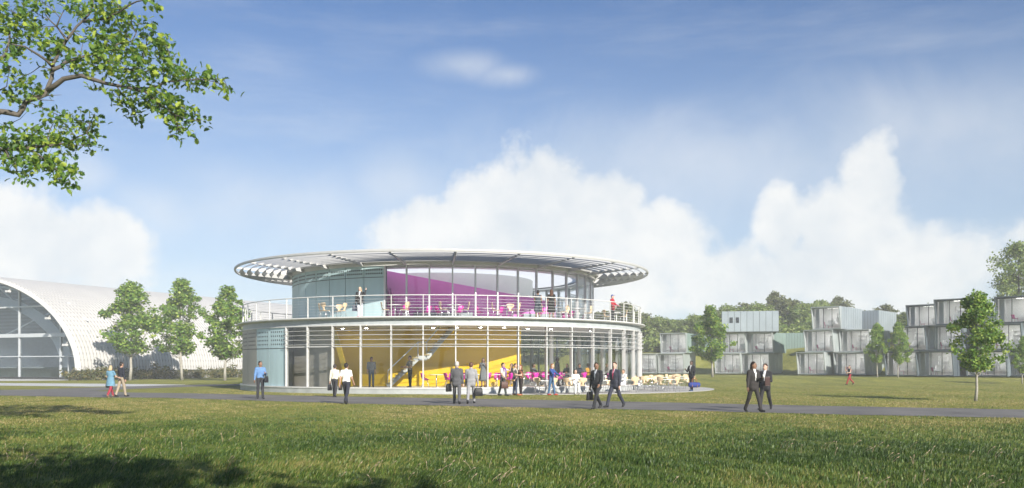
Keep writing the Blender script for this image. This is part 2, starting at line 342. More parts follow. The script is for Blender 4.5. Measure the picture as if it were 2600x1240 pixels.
# ------------------------------------------------------------------ grass blades (uncountable)
def build_grass():
    n = 640000
    u = RNG.random(n); d = 10.8 * (92 / 10.8) ** (u ** 1.12)                      # denser towards the near lawn
    x = (RNG.random(n) - .5) * 1.30 * d
    bx = np.array([GR(a, b).x for a, b in PATH_BOT]); by = np.array([GR(a, b).y for a, b in PATH_BOT]); o = np.argsort(bx)
    tx = np.array([GR(a, b).x for a, b in PATH_TOP]); ty = np.array([GR(a, b).y for a, b in PATH_TOP]); o2 = np.argsort(tx)
    yb = np.interp(x, bx[o], by[o]); yt = np.interp(x, tx[o2], ty[o2])
    rg = .26 * RNG.random(n) ** 2
    keep = (d < yb + rg - .04) | ((d > yt - rg + .06) & (np.hypot(x, d - 63) > 14.0) & (np.hypot(x + 4.82, d - 64.2) > 14.2) & (x > -20))
    cl = np.sin(x * 2.1 + np.sin(d * 1.7)) * np.cos(d * 1.3 + x * .6) + .6 * np.sin(x * 5.3 + d * 3.1)
    keep &= RNG.random(n) < np.clip(.62 + .38 * cl, .12, 1) * np.clip((92 - d) / 50, 0, 1)
    x, d, cl = x[keep], d[keep], cl[keep]; n = len(x)
    near = np.clip((30 - d) / 18, 0, 1)
    h = (.018 + .014 * np.clip((60 - d) / 30, 0, 1) + .047 * near) * (.55 + .75 * RNG.random(n)) * (1 + .35 * np.clip(cl, -1, 1)); w = .0026 + .00027 * d
    ang = RNG.random(n) * 2 * np.pi; lean = (.25 + .65 * RNG.random(n)) * h
    wx = .55 + .35 * np.sin(x * .35 + d * .2); wy = .25 * np.cos(d * .5 + x * .2)   # wind-laid direction
    lx = lean * (np.cos(ang) * .8 + wx); ly = lean * (np.sin(ang) * .8 + wy)
    sx, sy = -np.sin(ang) * w, np.cos(ang) * w; z0 = np.full(n, -.01)
    V = np.stack([np.stack([x - sx, d - sy, z0], -1), np.stack([x + sx, d + sy, z0], -1),
                  np.stack([x + lx * .4 + sx * .8, d + ly * .4 + sy * .8, h * .62], -1), np.stack([x + lx * .4 - sx * .8, d + ly * .4 - sy * .8, h * .62], -1),
                  np.stack([x + lx, d + ly, h * .95], -1)], 1).reshape(-1, 3)
    b = np.arange(n)[:, None] * 5
    T = np.concatenate([b + np.array([[0, 1, 2]]), b + np.array([[0, 2, 3]]), b + np.array([[3, 2, 4]])], 0)
    pat = sum(a * np.sin(x * kx + d * ky + p + 1.5 * np.sin(x * ky * .7 - d * kx * .5)) for a, kx, ky, p in ((.34, .31, .22, 0), (.28, .74, -.35, 1.3), (.2, -1.3, .9, 2.1), (.14, 2.6, 1.9, .4), (.1, 5.1, -3.3, 2.7)))
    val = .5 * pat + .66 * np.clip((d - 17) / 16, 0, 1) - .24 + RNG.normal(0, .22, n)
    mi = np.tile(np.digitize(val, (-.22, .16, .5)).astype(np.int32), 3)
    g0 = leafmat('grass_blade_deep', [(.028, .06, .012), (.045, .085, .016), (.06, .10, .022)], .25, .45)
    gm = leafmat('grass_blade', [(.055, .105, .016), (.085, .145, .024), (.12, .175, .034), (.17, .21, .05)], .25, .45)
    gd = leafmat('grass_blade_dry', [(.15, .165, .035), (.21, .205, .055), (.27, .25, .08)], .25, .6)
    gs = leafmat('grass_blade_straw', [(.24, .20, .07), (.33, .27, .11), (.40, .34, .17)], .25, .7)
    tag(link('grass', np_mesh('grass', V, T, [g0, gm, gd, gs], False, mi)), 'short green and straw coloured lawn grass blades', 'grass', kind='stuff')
    mb = MB(); k = 0
    while k < 200:
        dd = random.uniform(11.2, 21); xx = random.uniform(-.62, .62) * dd
        if math.sin(xx * .9 + 2) + math.sin(dd * 1.1 + xx * .35) < random.uniform(-.4, 1.6): continue
        hh = random.uniform(.09, .17); lx, ly = random.gauss(.05, .05), random.gauss(0, .04); k += 1
        p = [(xx, dd, 0), (xx + lx * .3, dd + ly * .3, hh * .55), (xx + lx, dd + ly, hh)]
        mb.tube(p, [.003, .0025, .002], 3, cap=False); e = Vector(p[2]); dv = Vector((lx, ly, .05)).normalized()
        mb.tube([e, e + dv * .02, e + dv * .05], [.002, .008, .002], 4)
    tag(mb.build('grass_seedheads', mat('seedhead', (.36, .27, .19), .9, var=.2)), 'thin pale pinkish seed heads standing in the lawn', 'grass', kind='stuff')
build_grass()
# ------------------------------------------------------------------ round pavilion
PC = Vector((-4.82, 64.2, 0)); PROT = math.atan2(4.82, 64.2)
RW, RU, RC = 13.93, 10.64, 14.46
Z0, ZT, ZD, ZU, ZC = .34, 3.87, 4.38, 7.62, 8.08      # sill, wall head, deck, upper wall head, canopy top
STEP = 7.5; A0 = 2.5
def PP(a, r, z): w = R(a); return Vector((r * math.sin(w), -r * math.cos(w), z))
def PW(a, r, z=0): return Matrix.Translation(PC) @ Matrix.Rotation(PROT, 4, 'Z') @ PP(a, r, z)
PANEL = mat('blue_grey_panel', (.42, .56, .59), .42, .1, var=.10, scale=2.2, streak=True)
PANELB = mat('taupe_shade_panel', (.33, .31, .27), .42, .25, var=.12, scale=2.2, streak=True)  # browner copy: shade and reflection at the left end put into the colour
YEL = mat('mustard_wall', (.68, .45, .012), .5, var=.05, scale=.8)
YEL2 = mat('bright_yellow', (.85, .58, .02), .45, var=.04)
MAG = mat('magenta_wall', (.82, .17, .64), .5, var=.05, scale=.8)
TAUPE = mat('taupe_wall', (.60, .55, .48), .7, var=.06)
IWHITE = mat('interior_white', (.85, .85, .84), .6, var=.03)
FLOORI = mat('interior_floor', (.62, .60, .56), .35, var=.06)
ALU = mat('grey_aluminium', (.58, .59, .59), .4, .05, var=.06)
FIN = mat('louvre_white', (.44, .44, .435), .4, var=.05)
def build_pavilion():
    t = thing('round_pavilion', 'two storey round glass pavilion with wide louvred canopy and balcony', 'building', PC, PROT)
    def part(name, mb, m, par=None, smooth=False): return mb.build(name, m, par or t, smooth, fix=True)
    part('plinth', MB().arc([(0.001, -.3), (RW + .12, -.3), (RW + .12, Z0 - .05), (0.001, Z0 - .05)], 0, 360, 96), mat('plinth_grey', (.36, .375, .37), .7, var=.18, scale=1.6, bump=.2))
    part('sill', MB().arc([(RW - .15, Z0 - .047), (RW + .16, Z0 - .047), (RW + .16, Z0 + .03), (RW - .15, Z0 + .03)], 0, 360, 96), WHITE)
    part('floor', MB().arc([(0.001, Z0 - .045), (RW - .16, Z0 - .045), (RW - .16, Z0 + .005), (0.001, Z0 + .005)], 0, 360, 96), FLOORI)
    part('fascia', MB().arc([(RW - .5, ZT + .07), (RW - .02, ZT + .07), (RW - .02, ZD - .13), (RW - .5, ZD - .13)], 0, 360, 96), GREYB)
    part('head_rail', MB().arc([(RW - .12, ZT), (RW + .05, ZT), (RW + .05, ZT + .068), (RW - .12, ZT + .068)], 0, 360, 96), WHITE)
    part('ceiling', MB().arc([(0.001, ZT + .02), (RW - .51, ZT + .02), (RW - .51, ZT + .3), (0.001, ZT + .3)], 0, 360, 96), IWHITE)
    part('balcony_slab', MB().arc([(0.001, ZT + .302), (RW - .505, ZT + .302), (RW - .505, ZD - .128), (RW + .08, ZD - .128), (RW + .30, ZD - .07), (RW + .30, ZD), (0.001, ZD)], 0, 360, 120), CREAM)
    # solid panels, lower (left and rear) and upper
    def panel(a0, a1, r, z0, z1, zs, rows, cols, m):
        g = .12; p = MB().arc([(r - .06, z0), (r, z0), (r, z1), (r - .06, z1)], a0 + g, a1 - g, 4); o = part('wall_panel', p, m)
        q = MB().arc([(r - .002, zs), (r + .012, zs), (r + .012, zs + .035), (r - .002, zs + .035)], a0 + g, a1 - g, 4); q.build('panel_joint', DARK, o, fix=True)
        hb = MB(); za, zb = zs + .14, z1 - .12
        for i in range(rows):
            for j in range(cols):
                a = a0 + (a1 - a0) * (j + 1.2) / (cols + 1.4); z = za + (zb - za) * (i + .5) / rows; c = PP(a, r + .004, z); w = R(a); rr = .052; k = 8
                hb.add([c + Vector((math.cos(w) * rr * math.cos(6.2832 * q / k), math.sin(w) * rr * math.cos(6.2832 * q / k), rr * 1.1 * math.sin(6.2832 * q / k))) for q in range(k)], [tuple(range(k))])
        hb.build('perforations', DARK, o)['kind'] = 'stuff'
    lo0 = A0 - STEP * 6                         # -42.5: where the lower glazing starts
    for i in range(11): panel(lo0 - STEP * (i + 1), lo0 - STEP * i, RW - .02, Z0 + .031, ZT, 2.62, 4, 7, PANEL if i < 2 else PANELB)
    up0 = A0 - STEP * 3                         # -20
    for i in range(14): panel(up0 - STEP * (i + 1), up0 - STEP * i, RU, ZD + .002, ZU, 6.93, 2, 8, PANEL if i < 9 else PANELB)
    part('panel_backing', MB().arc([(RW - .5, Z0), (RW - .1, Z0), (RW - .1, ZT), (RW - .5, ZT)], lo0 - STEP * 11, lo0, 40), DARK)
    part('upper_panel_backing', MB().arc([(RU - .4, ZD), (RU - .08, ZD), (RU - .08, ZU), (RU - .4, ZU)], up0 - STEP * 14, up0, 40), DARK)
    # lower glazing: fins, transom, panes
    k = 0; a = lo0
    while a < 360 + lo0 - STEP * 11 + .1:
        w = R(a); p = PP(a, RW - .03, 0); mb = MB()
        mb.box((p.x, p.y, (Z0 + .03 + ZT) / 2), (.062, .22, ZT - Z0 - .03), w); mb.build('mullion', WHITE, t)
        if a < 360 + lo0 - STEP * 11 - .1:
            for z0, z1, m in ((Z0 + .032, 2.66, GLASS), (2.72, ZT, GLASS)):
                q0, q1 = PP(a + .16, RW - .05, z0), PP(a + STEP - .16, RW - .05, z0); dz = Vector((0, 0, z1 - z0))
                nn = PP(a + STEP / 2, 1, 0); e_ = [nn * random.uniform(-.012, .012) for _ in range(2)]; MB().add([q0 + e_[0], q1 + e_[1], q1 + dz - e_[0], q0 + dz - e_[1] * .3], [(0, 1, 2), (0, 2, 3)]).build('glass_pane', m, t)
        a += STEP
    span = 360 - STEP * 11
    part('transom', MB().arc([(RW - .1, 2.662), (RW + .03, 2.662), (RW + .03, 2.718), (RW - .1, 2.718)], lo0, lo0 + span, 74), WHITE)
    for i, z in enumerate((2.80, 3.08, 3.34, 3.60)):
        part('sunshade_rail', MB().arc([(RW + .20 + .016 * math.cos(c), z + .016 * math.sin(c)) for c in (0, 1.57, 3.14, 4.71)], lo0, lo0 + span, 90), WHITE)
    a = lo0
    while a < lo0 + span + .1:
        mb = MB()
        for z in (2.80, 3.08, 3.34, 3.60): mb.bar(PP(a, RW + .05, z), PP(a, RW + .2, z), .025, .03)
        mb.build('rail_bracket', WHITE, t); a += STEP
    # upper glazing
    a = up0; end = 360 + up0 - STEP * 14
    while a < end + .1:
        p = PP(a, RU - .06, 0); mb = MB(); mb.box((p.x, p.y, (ZD + ZU) / 2), (.085, .16, ZU - ZD - .004), R(a)); mb.build('upper_mullion', ALU, t)
        if a < end - .1:
            q0, q1 = PP(a + .22, RU - .03, ZD + .06), PP(a + STEP - .22, RU - .03, ZD + .06); dz = Vector((0, 0, ZU - ZD - .12))
            nn = PP(a + STEP / 2, 1, 0); e_ = [nn * random.uniform(-.012, .012) for _ in range(2)]; MB().add([q0 + e_[0], q1 + e_[1], q1 + dz + e_[1], q0 + dz + e_[0]], [(0, 1, 2, 3)]).build('upper_glass_pane', GLASS, t)
        a += STEP
    part('upper_head', MB().arc([(RU - .3, ZU + .002), (RU + .12, ZU + .002), (RU + .12, ZU + .2), (RU - .3, ZU + .2)], 0, 360, 96), CREAM)
    part('upper_sill', MB().arc([(RU - .08, ZD + .002), (RU + .03, ZD + .002), (RU + .03, ZD + .058), (RU - .08, ZD + .058)], up0, end, 60), ALU)
    # canopy
    part('roof_deck', MB().arc([(9.6, ZU + .203), (RU + .35, ZU + .203), (RU + .42, ZC - .06), (RU + .42, ZC + .02), (9.6, ZC + .05)], 0, 360, 120), FIN)
    part('outer_ring', MB().arc([(RC - .12, ZC - .10), (RC - .03, ZC - .13), (RC, ZC - .07), (RC, ZC + .02), (RC - .03, ZC + .05), (RC - .14, ZC + .02)], 0, 360, 160), FIN)
    for i in range(6):
        r = 11.42 + .49 * i; h = .30 - .022 * i; zt = ZC - .01
        part('louvre', MB().arc([(r, zt), (r + .025, zt), (r + .25, zt - h), (r + .225, zt - h)], 0, 360, 144), FIN)
    for i in range(24):
        a = A0 + 15 * i; w = R(a); c = Vector((math.cos(w), math.sin(w), 0)) * .04
        P = []
        for r, z in ((RU + .1, ZU - .0), (RC - .1, ZC - .10), (RC - .1, ZC - .02), (RU + .1, ZC - .03)): P.append(PP(a, r, z))
        MB().add([p - c for p in P] + [p + c for p in P], [(3, 2, 1, 0), (4, 5, 6, 7), (0, 1, 5, 4), (1, 2, 6, 5), (2, 3, 7, 6), (3, 0, 4, 7)]).build('canopy_beam', FIN, t)
    # railing
    RR = RW - .02
    rail = lambda nm, z, rr, m: part(nm, MB().arc([(RR + rr * math.cos(c), z + rr * math.sin(c)) for c in (0, 1.047, 2.094, 3.1416, 4.189, 5.236)], 0, 360, 144), m, None, True)
    rail('handrail', ZD + 1.20, .030, CREAM)
    for i in range(6): rail('railing_wire', ZD + .16 + .165 * i, .0075, ALU)
    for i in range(48):
        a = A0 + STEP * i; p = PP(a, RR, 0); mb = MB(); mb.box((p.x, p.y, ZD + .59), (.035, .07, 1.18), R(a)); mb.build('railing_post', CREAM, t)
    # inside, lower: mustard wall, taupe partition, stair
    inv = (Matrix.Translation(PC) @ Matrix.Rotation(PROT, 4, 'Z')).inverted()
    def LP(px, d, z): return inv @ Vector(((px - CX) * d / F, d, z))
    def wall(name, pts, th, z0, z1, m, ztop=None):
        a, b = LP(pts[0][0], pts[0][1], 0), LP(pts[1][0], pts[1][1], 0); n = (b - a).cross(Vector((0, 0, 1))).normalized() * -th
        zt = ztop or (z1, z1)
        mb = MB().hexa([(a.x, a.y, z0), (b.x, b.y, z0), (b.x + n.x, b.y + n.y, z0), (a.x + n.x, a.y + n.y, z0),
                        (a.x, a.y, zt[0]), (b.x, b.y, zt[1]), (b.x + n.x, b.y + n.y, zt[1]), (a.x + n.x, a.y + n.y, zt[0])])
        return part(name, mb, m)
    zf, zc = Z0 + .006, ZT + .018
    wall('mustard_wall', ((838, 55.8), (1322, 54.7)), .25, zf, zc, YEL)
    wall('mustard_return', ((838, 55.8), (846, 64)), .2, zf, zc, YEL)
    wall('taupe_partition', ((735, 55.2), (845, 53.4)), .15, zf, zc, TAUPE)
    wall('low_wall', ((905, 55.2), (1322, 54.4)), .1, zf, 1.55, YEL)
    # bright yellow raking frame
    mb = MB(); p0, p1 = LP(846, 53.0, zc - .02), LP(889, 52.6, zf); mb.bar(p0, p1, .12, .30); mb.bar(LP(846, 53.0, zc - .01), LP(846, 53.0, zf), .1, .22)
    part('yellow_raking_frame', mb, YEL2)
    # stair: two flights with landing
    A, B, C2, D = LP(985, 53.0, zf), LP(1062, 53.0, 2.05), LP(1084, 53.0, 2.05), LP(1150, 53.0, zc - .02)
    off = (LP(985, 54.1, zf) - A)
    sd_ = MB()
    for o_ in (Vector((0, 0, 0)), off): 
        for p, q in ((A, B), (B, C2), (C2, D)): sd_.bar(p + o_, q + o_, .06, .26)
    st = part('stair_stringers', sd_, mat('stair_grey', (.50, .51, .50), .45, var=.05))
    for (p, q, n_) in ((A, B, 10), (C2, D, 10)):
        for i in range(n_):
            c = p.lerp(q, (i + .5) / n_) + off * .5; mb = MB(); mb.box((c.x, c.y, c.z + .1), (.32, 1.28, .05), math.atan2(q.y - p.y, q.x - p.x)); mb.build('tread', mat('tread_tan', (.40, .30, .12), .5), st)
    mb = MB()
    for o_ in (Vector((0, 0, 0)), off):
        u = Vector((0, 0, .95)); mb.tube([A + u + o_, B + u + o_, C2 + u + o_, C2.lerp(D, .55) + u + o_], .028, 6)
        for p in (A, B, C2): mb.tube([p + o_, p + u + o_], .02, 6)
    part('stair_handrail', mb, ALU)
    for px, d in ((1180, 60), (1400, 60), (1470, 64), (1530, 62), (1350, 70), (1450, 73), (1240, 68)):      # columns
        p = LP(px, d, 0); MB().disc((p.x, p.y, zf), .14, zc - zf, 14).build('column', IWHITE, t, True)
    lm = glowmat('added_hall_lamp', (1, .97, .90), 42)  # lamps added to brighten the mustard hall and dining area
    for px, d in ((870, 54.6), (930, 54.2), (1100, 53.4), (1160, 53.2), (1220, 53.0), (1280, 53.0), (1340, 54.5), (1400, 55.5), (1450, 56.5), (1370, 58.5), (1500, 58.5)):
        p = LP(px, d, 0); o = MB().disc((p.x, p.y, zc - .03), .13, .025, 20).build('added_ceiling_lamp', WHITE, t); MB().add([(p.x + .10 * math.cos(a), p.y + .10 * math.sin(a), zc - .034) for a in [-.3142 * q for q in range(20)]], [tuple(range(20))]).build('added_lamp_disc', lm, o)
    # inside, upper: magenta wall with raking top, white drum wall behind, raking stair side
    zd = ZD + .004
    wall('magenta_wall', ((978, 56.4), (1410, 58.0)), .2, zd, ZU, MAG, (ZU - .02, 5.7))
    part('inner_drum', MB().arc([(6.1, zd), (6.3, zd), (6.3, ZU), (6.1, ZU)], -75, 130, 60), IWHITE)
    part('upper_ceiling', MB().arc([(9.5, ZU - .08), (RU - .31, ZU - .08), (RU - .31, ZU + .0), (9.5, ZU + .0)], 0, 360, 72), IWHITE)
    tm = bpy.data.materials.new('added_light_sheet'); tm.use_nodes = True; nt = tm.node_tree; nt.nodes.clear()      # translucent sheet added in the roof to brighten the upper floor with daylight
    a_, b_, x_, o_ = (nt.nodes.new(n) for n in ('ShaderNodeBsdfTranslucent', 'ShaderNodeBsdfDiffuse', 'ShaderNodeMixShader', 'ShaderNodeOutputMaterial'))
    a_.inputs[0].default_value = (.92, .93, .95, 1); b_.inputs[0].default_value = (.8, .8, .8, 1); x_.inputs[0].default_value = .25
    nt.links.new(a_.outputs[0], x_.inputs[1]); nt.links.new(b_.outputs[0], x_.inputs[2]); nt.links.new(x_.outputs[0], o_.inputs[0])
    rl = MB(); n_ = 72; rl.add([PP(5 * i, 9.55, ZU + .1) for i in range(n_)], [tuple(range(n_))]); rl.build('added_roof_light', tm, t)
    mb = MB(); mb.bar(LP(980, 55.2, 6.55), LP(1003, 54.7, zd), .08, .25); mb.bar(LP(990, 56.0, 6.4), LP(1013, 55.4, zd), .08, .25); part('magenta_raking_frame', mb, mat('magenta_bright', (.72, .08, .50), .45))
    wall('back_counter', ((1050, 56.0), (1200, 56.0)), .5, zd, zd + .55, mat('counter_grey', (.25, .28, .30), .5))
    wall('side_counter', ((1330, 56.3), (1400, 56.6)), .5, zd, zd + .5, mat('counter_grey', (.25, .28, .30), .5))
    return t
PAV = build_pavilion()
# ------------------------------------------------------------------ white arched hangar
def hangar_mat():
    m = mat('hangar_sheet', (.52, .51, .49), .5, .0, var=.05, scale=.5)
    nt = m.node_tree; L = nt.links; b = nt.nodes['Principled BSDF']; src = b.inputs['Base Color'].links[0].from_socket
    uv = nt.nodes.new('ShaderNodeUVMap'); sp = nt.nodes.new('ShaderNodeSeparateXYZ'); L.new(uv.outputs[0], sp.inputs[0])
    def mth(op, a, c):
        n = nt.nodes.new('ShaderNodeMath'); n.operation = op
        for i, s in enumerate((a, c)):
            if isinstance(s, (int, float)): n.inputs[i].default_value = s
            else: L.new(s, n.inputs[i])
        return n.outputs[0]
    # fixing slots: u in sheets along the hall, v in rows up the arch
    fu = mth('FRACT', sp.outputs[0], 0); fv = mth('FRACT', sp.outputs[1], 0)
    a = mth('LESS_THAN', mth('ABSOLUTE', mth('SUBTRACT', fu, .5), 0), .14); c = mth('LESS_THAN', mth('ABSOLUTE', mth('SUBTRACT', fv, .5), 0), .16)
    k = mth('MULTIPLY', a, c); mx = nt.nodes.new('ShaderNodeMix'); mx.data_type = 'RGBA'; L.new(k, mx.inputs[0]); L.new(src, mx.inputs[6]); mx.inputs[7].default_value = (.40, .39, .38, 1)
    L.new(mx.outputs[2], b.inputs['Base Color']); return m
def build_hangar():
    ang = R(24.5); ax = Vector((math.sin(ang), math.cos(ang), 0)); gx = Vector((math.cos(ang), -math.sin(ang), 0))
    base = Vector((-46.4, 96, 0)); HW, RISE, ZB, LEN = 19.2, 10.85, 1.05, 95.0
    t = thing('arched_hangar', 'long white corrugated arched hangar with glazed end wall', 'building', base - gx * HW, -ang)
    # local frame: x right (gx), y along the hall (ax)
    NA = 56
    def sec(th, k=1.0, dz=0): 
        c, s = math.cos(th), math.sin(th); n = 2 / 1.93
        return (math.copysign(abs(c) ** n, c) * HW * k, ZB + dz + (abs(s) ** n) * (RISE * k))
    PT = .44; ribs = int(LEN / PT); V = []; UV = []
    ths = [math.pi * j / NA for j in range(NA + 1)]; P = [sec(h) for h in ths]
    ln = [0]
    for a, b in zip(P, P[1:]): ln.append(ln[-1] + math.hypot(b[0] - a[0], b[1] - a[1]))
    nrm = []
    for j in range(NA + 1):
        a, b = P[max(0, j - 1)], P[min(NA, j + 1)]; d = Vector((b[1] - a[1], -(b[0] - a[0]))).normalized(); nrm.append(d if d.dot(Vector((P[j][0], P[j][1] - ZB + 4))) > 0 else -d)
    ys = []
    for i in range(ribs): ys += [(i * PT, 0), (i * PT + .10, 0), (i * PT + .115, .2), (i * PT + .425, .2)]
    ys.append((ribs * PT, 0)); nv = len(ys)
    for j in range(NA + 1):
        for y, o in ys:
            V.append((P[j][0] + nrm[j].x * o, y, P[j][1] + nrm[j].y * o)); UV.append((y / PT + .25, ln[j] / .72))
    i = np.arange(NA)[:, None] * nv + np.arange(nv - 1)[None, :]; Fq = np.stack([i, i + nv, i + nv + 1, i + 1], -1).reshape(-1, 4)
    me = np_mesh('roof_shell', np.array(V), Fq, hangar_mat()); uvl = me.uv_layers.new(name='UVMap')
    uvl.data.foreach_set('uv', np.array(UV, np.float32)[Fq.ravel()].ravel()); link('roof_shell', me, t)
    HW_ = mat('hangar_trim', (.74, .73, .71), .45, var=.05)
    def arch(name, k0, k1, y0, y1, m, th0=0, th1=math.pi, n=48, dz=0):
        mb = MB(); k = 4
        for q in range(n + 1):
            h = th0 + (th1 - th0) * q / n; a, b = sec(h, k0, dz), sec(h, k1, dz); mb.v += [(a[0], y0, a[1]), (b[0], y0, b[1]), (b[0], y1, b[1]), (a[0], y1, a[1])]
        for q in range(n):
            for j in range(4): mb.f.append((q * 4 + j, q * 4 + (j + 1) % 4, q * 4 + 4 + (j + 1) % 4, q * 4 + 4 + j)); mb.m.append(0)
        mb.f += [(0, 1, 2, 3), (n * 4 + 3, n * 4 + 2, n * 4 + 1, n * 4)]; mb.m += [0, 0]
        return mb.build(name, m, t, fix=True)
    arch('edge_trim', .985, 1.008, -.35, .02, HW_)
    arch('soffit', .965, .984, .03, LEN, mat('hangar_inner', (.30, .31, .32), .7, var=.08))
    GF = mat('hangar_frame', (.55, .58, .60), .45, .2, var=.05); gy = 2.2; gl = glass('hangar_glass', (.74, .81, .86), .12, .8)
    mb = MB(); mb.box((0, gy, .12), (2 * HW - 1.2, .5, .24)); mb.build('end_plinth', DARK, t)
    zs = 5.0
    def arch_h(x, k=.955):        # height of the opening at x
        c = min(1, abs(x) / (HW * k)); return ZB + (1 - c ** 1.93) ** (1 / 1.93) * RISE * k
    for x in (-13.6, -6.8, 0, 6.8, 13.6):
        mb = MB(); mb.box((x, gy, (arch_h(x) + .25) / 2), (.22, .25, arch_h(x) - .25)); mb.build('end_post', GF, t)
    def halfw(z): 
        c = max(0, min(1, (z - ZB) / (RISE * .955))); return HW * .955 * (1 - c ** 1.93) ** (1 / 1.93)
    for z, h in ((2.6, .10), (zs, .42), (8.3, .18)):
        w = halfw(z) - .1; mb = MB(); mb.box((0, gy - .16, z), (2 * w, .14, h)); mb.build('end_rail', GF, t)
    rows = [.26, 2.55, zs - .22]
    edges = [-18.4, -13.6, -6.8, 0, 6.8, 13.6, 18.4]
    for a, b in zip(edges, edges[1:]):
        for z0, z1 in zip(rows, rows[1:]): MB().add([(a + .12, gy, z0), (b - .12, gy, z0), (b - .12, gy, z1), (a + .12, gy, z1)], [(0, 1, 2, 3)]).build('end_pane', gl, t)
        n = 6; top = [(a + .12 + (b - a - .24) * q / n) for q in range(n + 1)]
        MB().add([(b - .12, gy, zs + .22), (a + .12, gy, zs + .22)][::-1] + [(x, gy, max(zs + .3, arch_h(x))) for x in reversed(top)], [tuple(range(n + 3))]).build('end_pane', gl, t)
    # behind the glass: slatted grey inner wall and white trussed arches
    lv = mat('hangar_louvre', (.25, .285, .315), .5, .2, var=.15, scale=2)
    mb = MB(); mb.add([(sec(R(180) * q / 24, .95)[0], gy + 4.5, sec(R(180) * q / 24, .95)[1]) for q in range(25)] + [(-18.6, gy + 4.5, .1), (18.6, gy + 4.5, .1)], [tuple(range(27))]); mb.build('inner_wall', mat('hangar_inner_wall', (.34, .38, .42), .6, var=.15), t)
    z = zs + .5
    while z < 12:
        w = halfw(z) - .9
        if w > 1: mb = MB(); mb.box((0, gy + 2.4, z), (2 * w, .05, .22)); mb.build('louvre_slat', lv, t)
        z += .42
    AW = mat('truss_white', (.78, .79, .79), .5, var=.05)
    arch('truss_arch', .68, .78, gy + .35, gy + .6, AW, dz=.3)
    arch('truss_arch', .90, .925, gy + .6, gy + .9, AW)
    mb = MB()
    for s in (-1, 1):
        for a, b in (((1, 11.6), (10.5, 5.4)), ((6.5, 11.0), (16.2, 5.4)), ((3.5, 5.2), (14.0, 8.6)), ((12, 8.4), (17.0, 6.6)), ((0, 8.6), (9, 9.6))):
            mb.bar((s * a[0], gy + .75, a[1]), (s * b[0], gy + .75, b[1]), .16, .16)
    mb.build('truss_brace', AW, t)
    # door, sign box and flood lamps on the end wall
    d = MB(); d.box((15.9, gy - .1, 1.45), (1.6, .12, 2.5)); dd = d.build('door', mat('hangar_door', (.16, .19, .21), .4, .3), t)
    MB().bar((15.0, gy - .2, .2), (15.0, gy - .2, 2.8), .1, .08, (0, 1, 0)).bar((15.0, gy - .2, 2.8), (16.8, gy - .2, 2.8), .1, .08).bar((16.8, gy - .2, .2), (16.8, gy - .2, 2.8), .1, .08, (0, 1, 0)).build('door_frame', GF, dd)
    MB().box((17.2, gy - .25, 2.0), (.5, .2, .35)).build('sign_box', WHITE, t)
    for th in (R(36), R(62), R(18)):
        p = sec(th, .965); mb = MB(); mb.box((p[0] - .5, -.1, p[1] - .35), (.55, .35, .22)); mb.bar((p[0] - .4, -.05, p[1] - .25), (p[0] - .1, -.05, p[1] + .05), .07, .07); mb.build('flood_lamp', WHITE, t)
    mb = MB(); mb.box((HW - .25, LEN / 2 + 1, .55), (.3, LEN - 2, 1.1)); mb.build('side_wall', mat('hangar_kerb', (.45, .44, .42), .8), t)
build_hangar()

# ------------------------------------------------------------------ stacked housing modules
MODM = {k: mat('module_' + k, c, .38, .35, var=.06, scale=.6) for k, c in {'green': (.31, .41, .375), 'blue': (.36, .41, .44), 'slate': (.22, .27, .30), 'pale': (.42, .47, .47), 'deep': (.11, .14, .17)}.items()}
MFR = mat('module_frame', (.44, .48, .485), .4, .3, var=.05); MFRD = mat('module_frame_dark', (.12, .15, .175), .4, .3, var=.05)
MINT = mat('module_interior', (.82, .83, .83), .6, var=.03); MFLO = mat('module_floor', (.52, .50, .47), .5, var=.1)
MGL = glass('module_glass', (.96, .97, .97), .035, .8); MMUL = mat('module_mullion', (.07, .08, .09), .4)
MFILL = glowmat('added_room_lamp', (1, .97, .92), 8)  # glow of the panels added to light the module rooms
CURT = mat('module_curtain', (.60, .61, .61), .8, var=.08)
def make_armchair_mesh():
    mb = MB(); sh = [(-.34, -.3, .36), (.34, -.3, .36), (.30, .25, .34), (-.30, .25, .34)]
    mb.hexa(sh + [(-.36, -.32, .48), (.36, -.32, .48), (.33, .28, .48), (-.33, .28, .48)])
    mb.hexa([(-.33, .20, .44), (.33, .20, .44), (.33, .34, .44), (-.33, .34, .44), (-.44, .30, 1.12), (.44, .30, 1.12), (.44, .38, 1.12), (-.44, .38, 1.12)])
    for s in (-1, 1): mb.hexa([(s * .33 - .03, -.22, .44), (s * .33 + .03, -.22, .44), (s * .36 + .03, .3, .44), (s * .36 - .03, .3, .44), (s * .40 - .03, -.1, .66), (s * .40 + .03, -.1, .66), (s * .45 + .03, .36, 1.12), (s * .45 - .03, .36, 1.12)])
    mb.disc((0, 0, 0), .28, .03, 12); mb.disc((0, 0, .03), .04, .34, 8); return mb.mesh('armchair', mat('armchair_white', (.80, .80, .79), .5))
def make_desk_chair_mesh():
    mb = MB(); mb.hexa([(-.22, -.22, .43), (.22, -.22, .43), (.2, .2, .41), (-.2, .2, .41), (-.23, -.23, .47), (.23, -.23, .47), (.22, .22, .46), (-.22, .22, .46)])
    mb.hexa([(-.2, .17, .45), (.2, .17, .45), (.2, .21, .45), (-.2, .21, .45), (-.22, .26, .84), (.22, .26, .84), (.22, .29, .84), (-.22, .29, .84)])
    for x, y in ((-.2, -.2), (.2, -.2), (.2, .2), (-.2, .2)): mb.tube([(x * .8, y * .8, .43), (x * 1.1, y * 1.1, 0)], .015, 5)
    return mb.mesh('desk_chair', mat('desk_chair_magenta', (.42, .05, .20), .45))
ARMC, DESKC = make_armchair_mesh(), make_desk_chair_mesh()
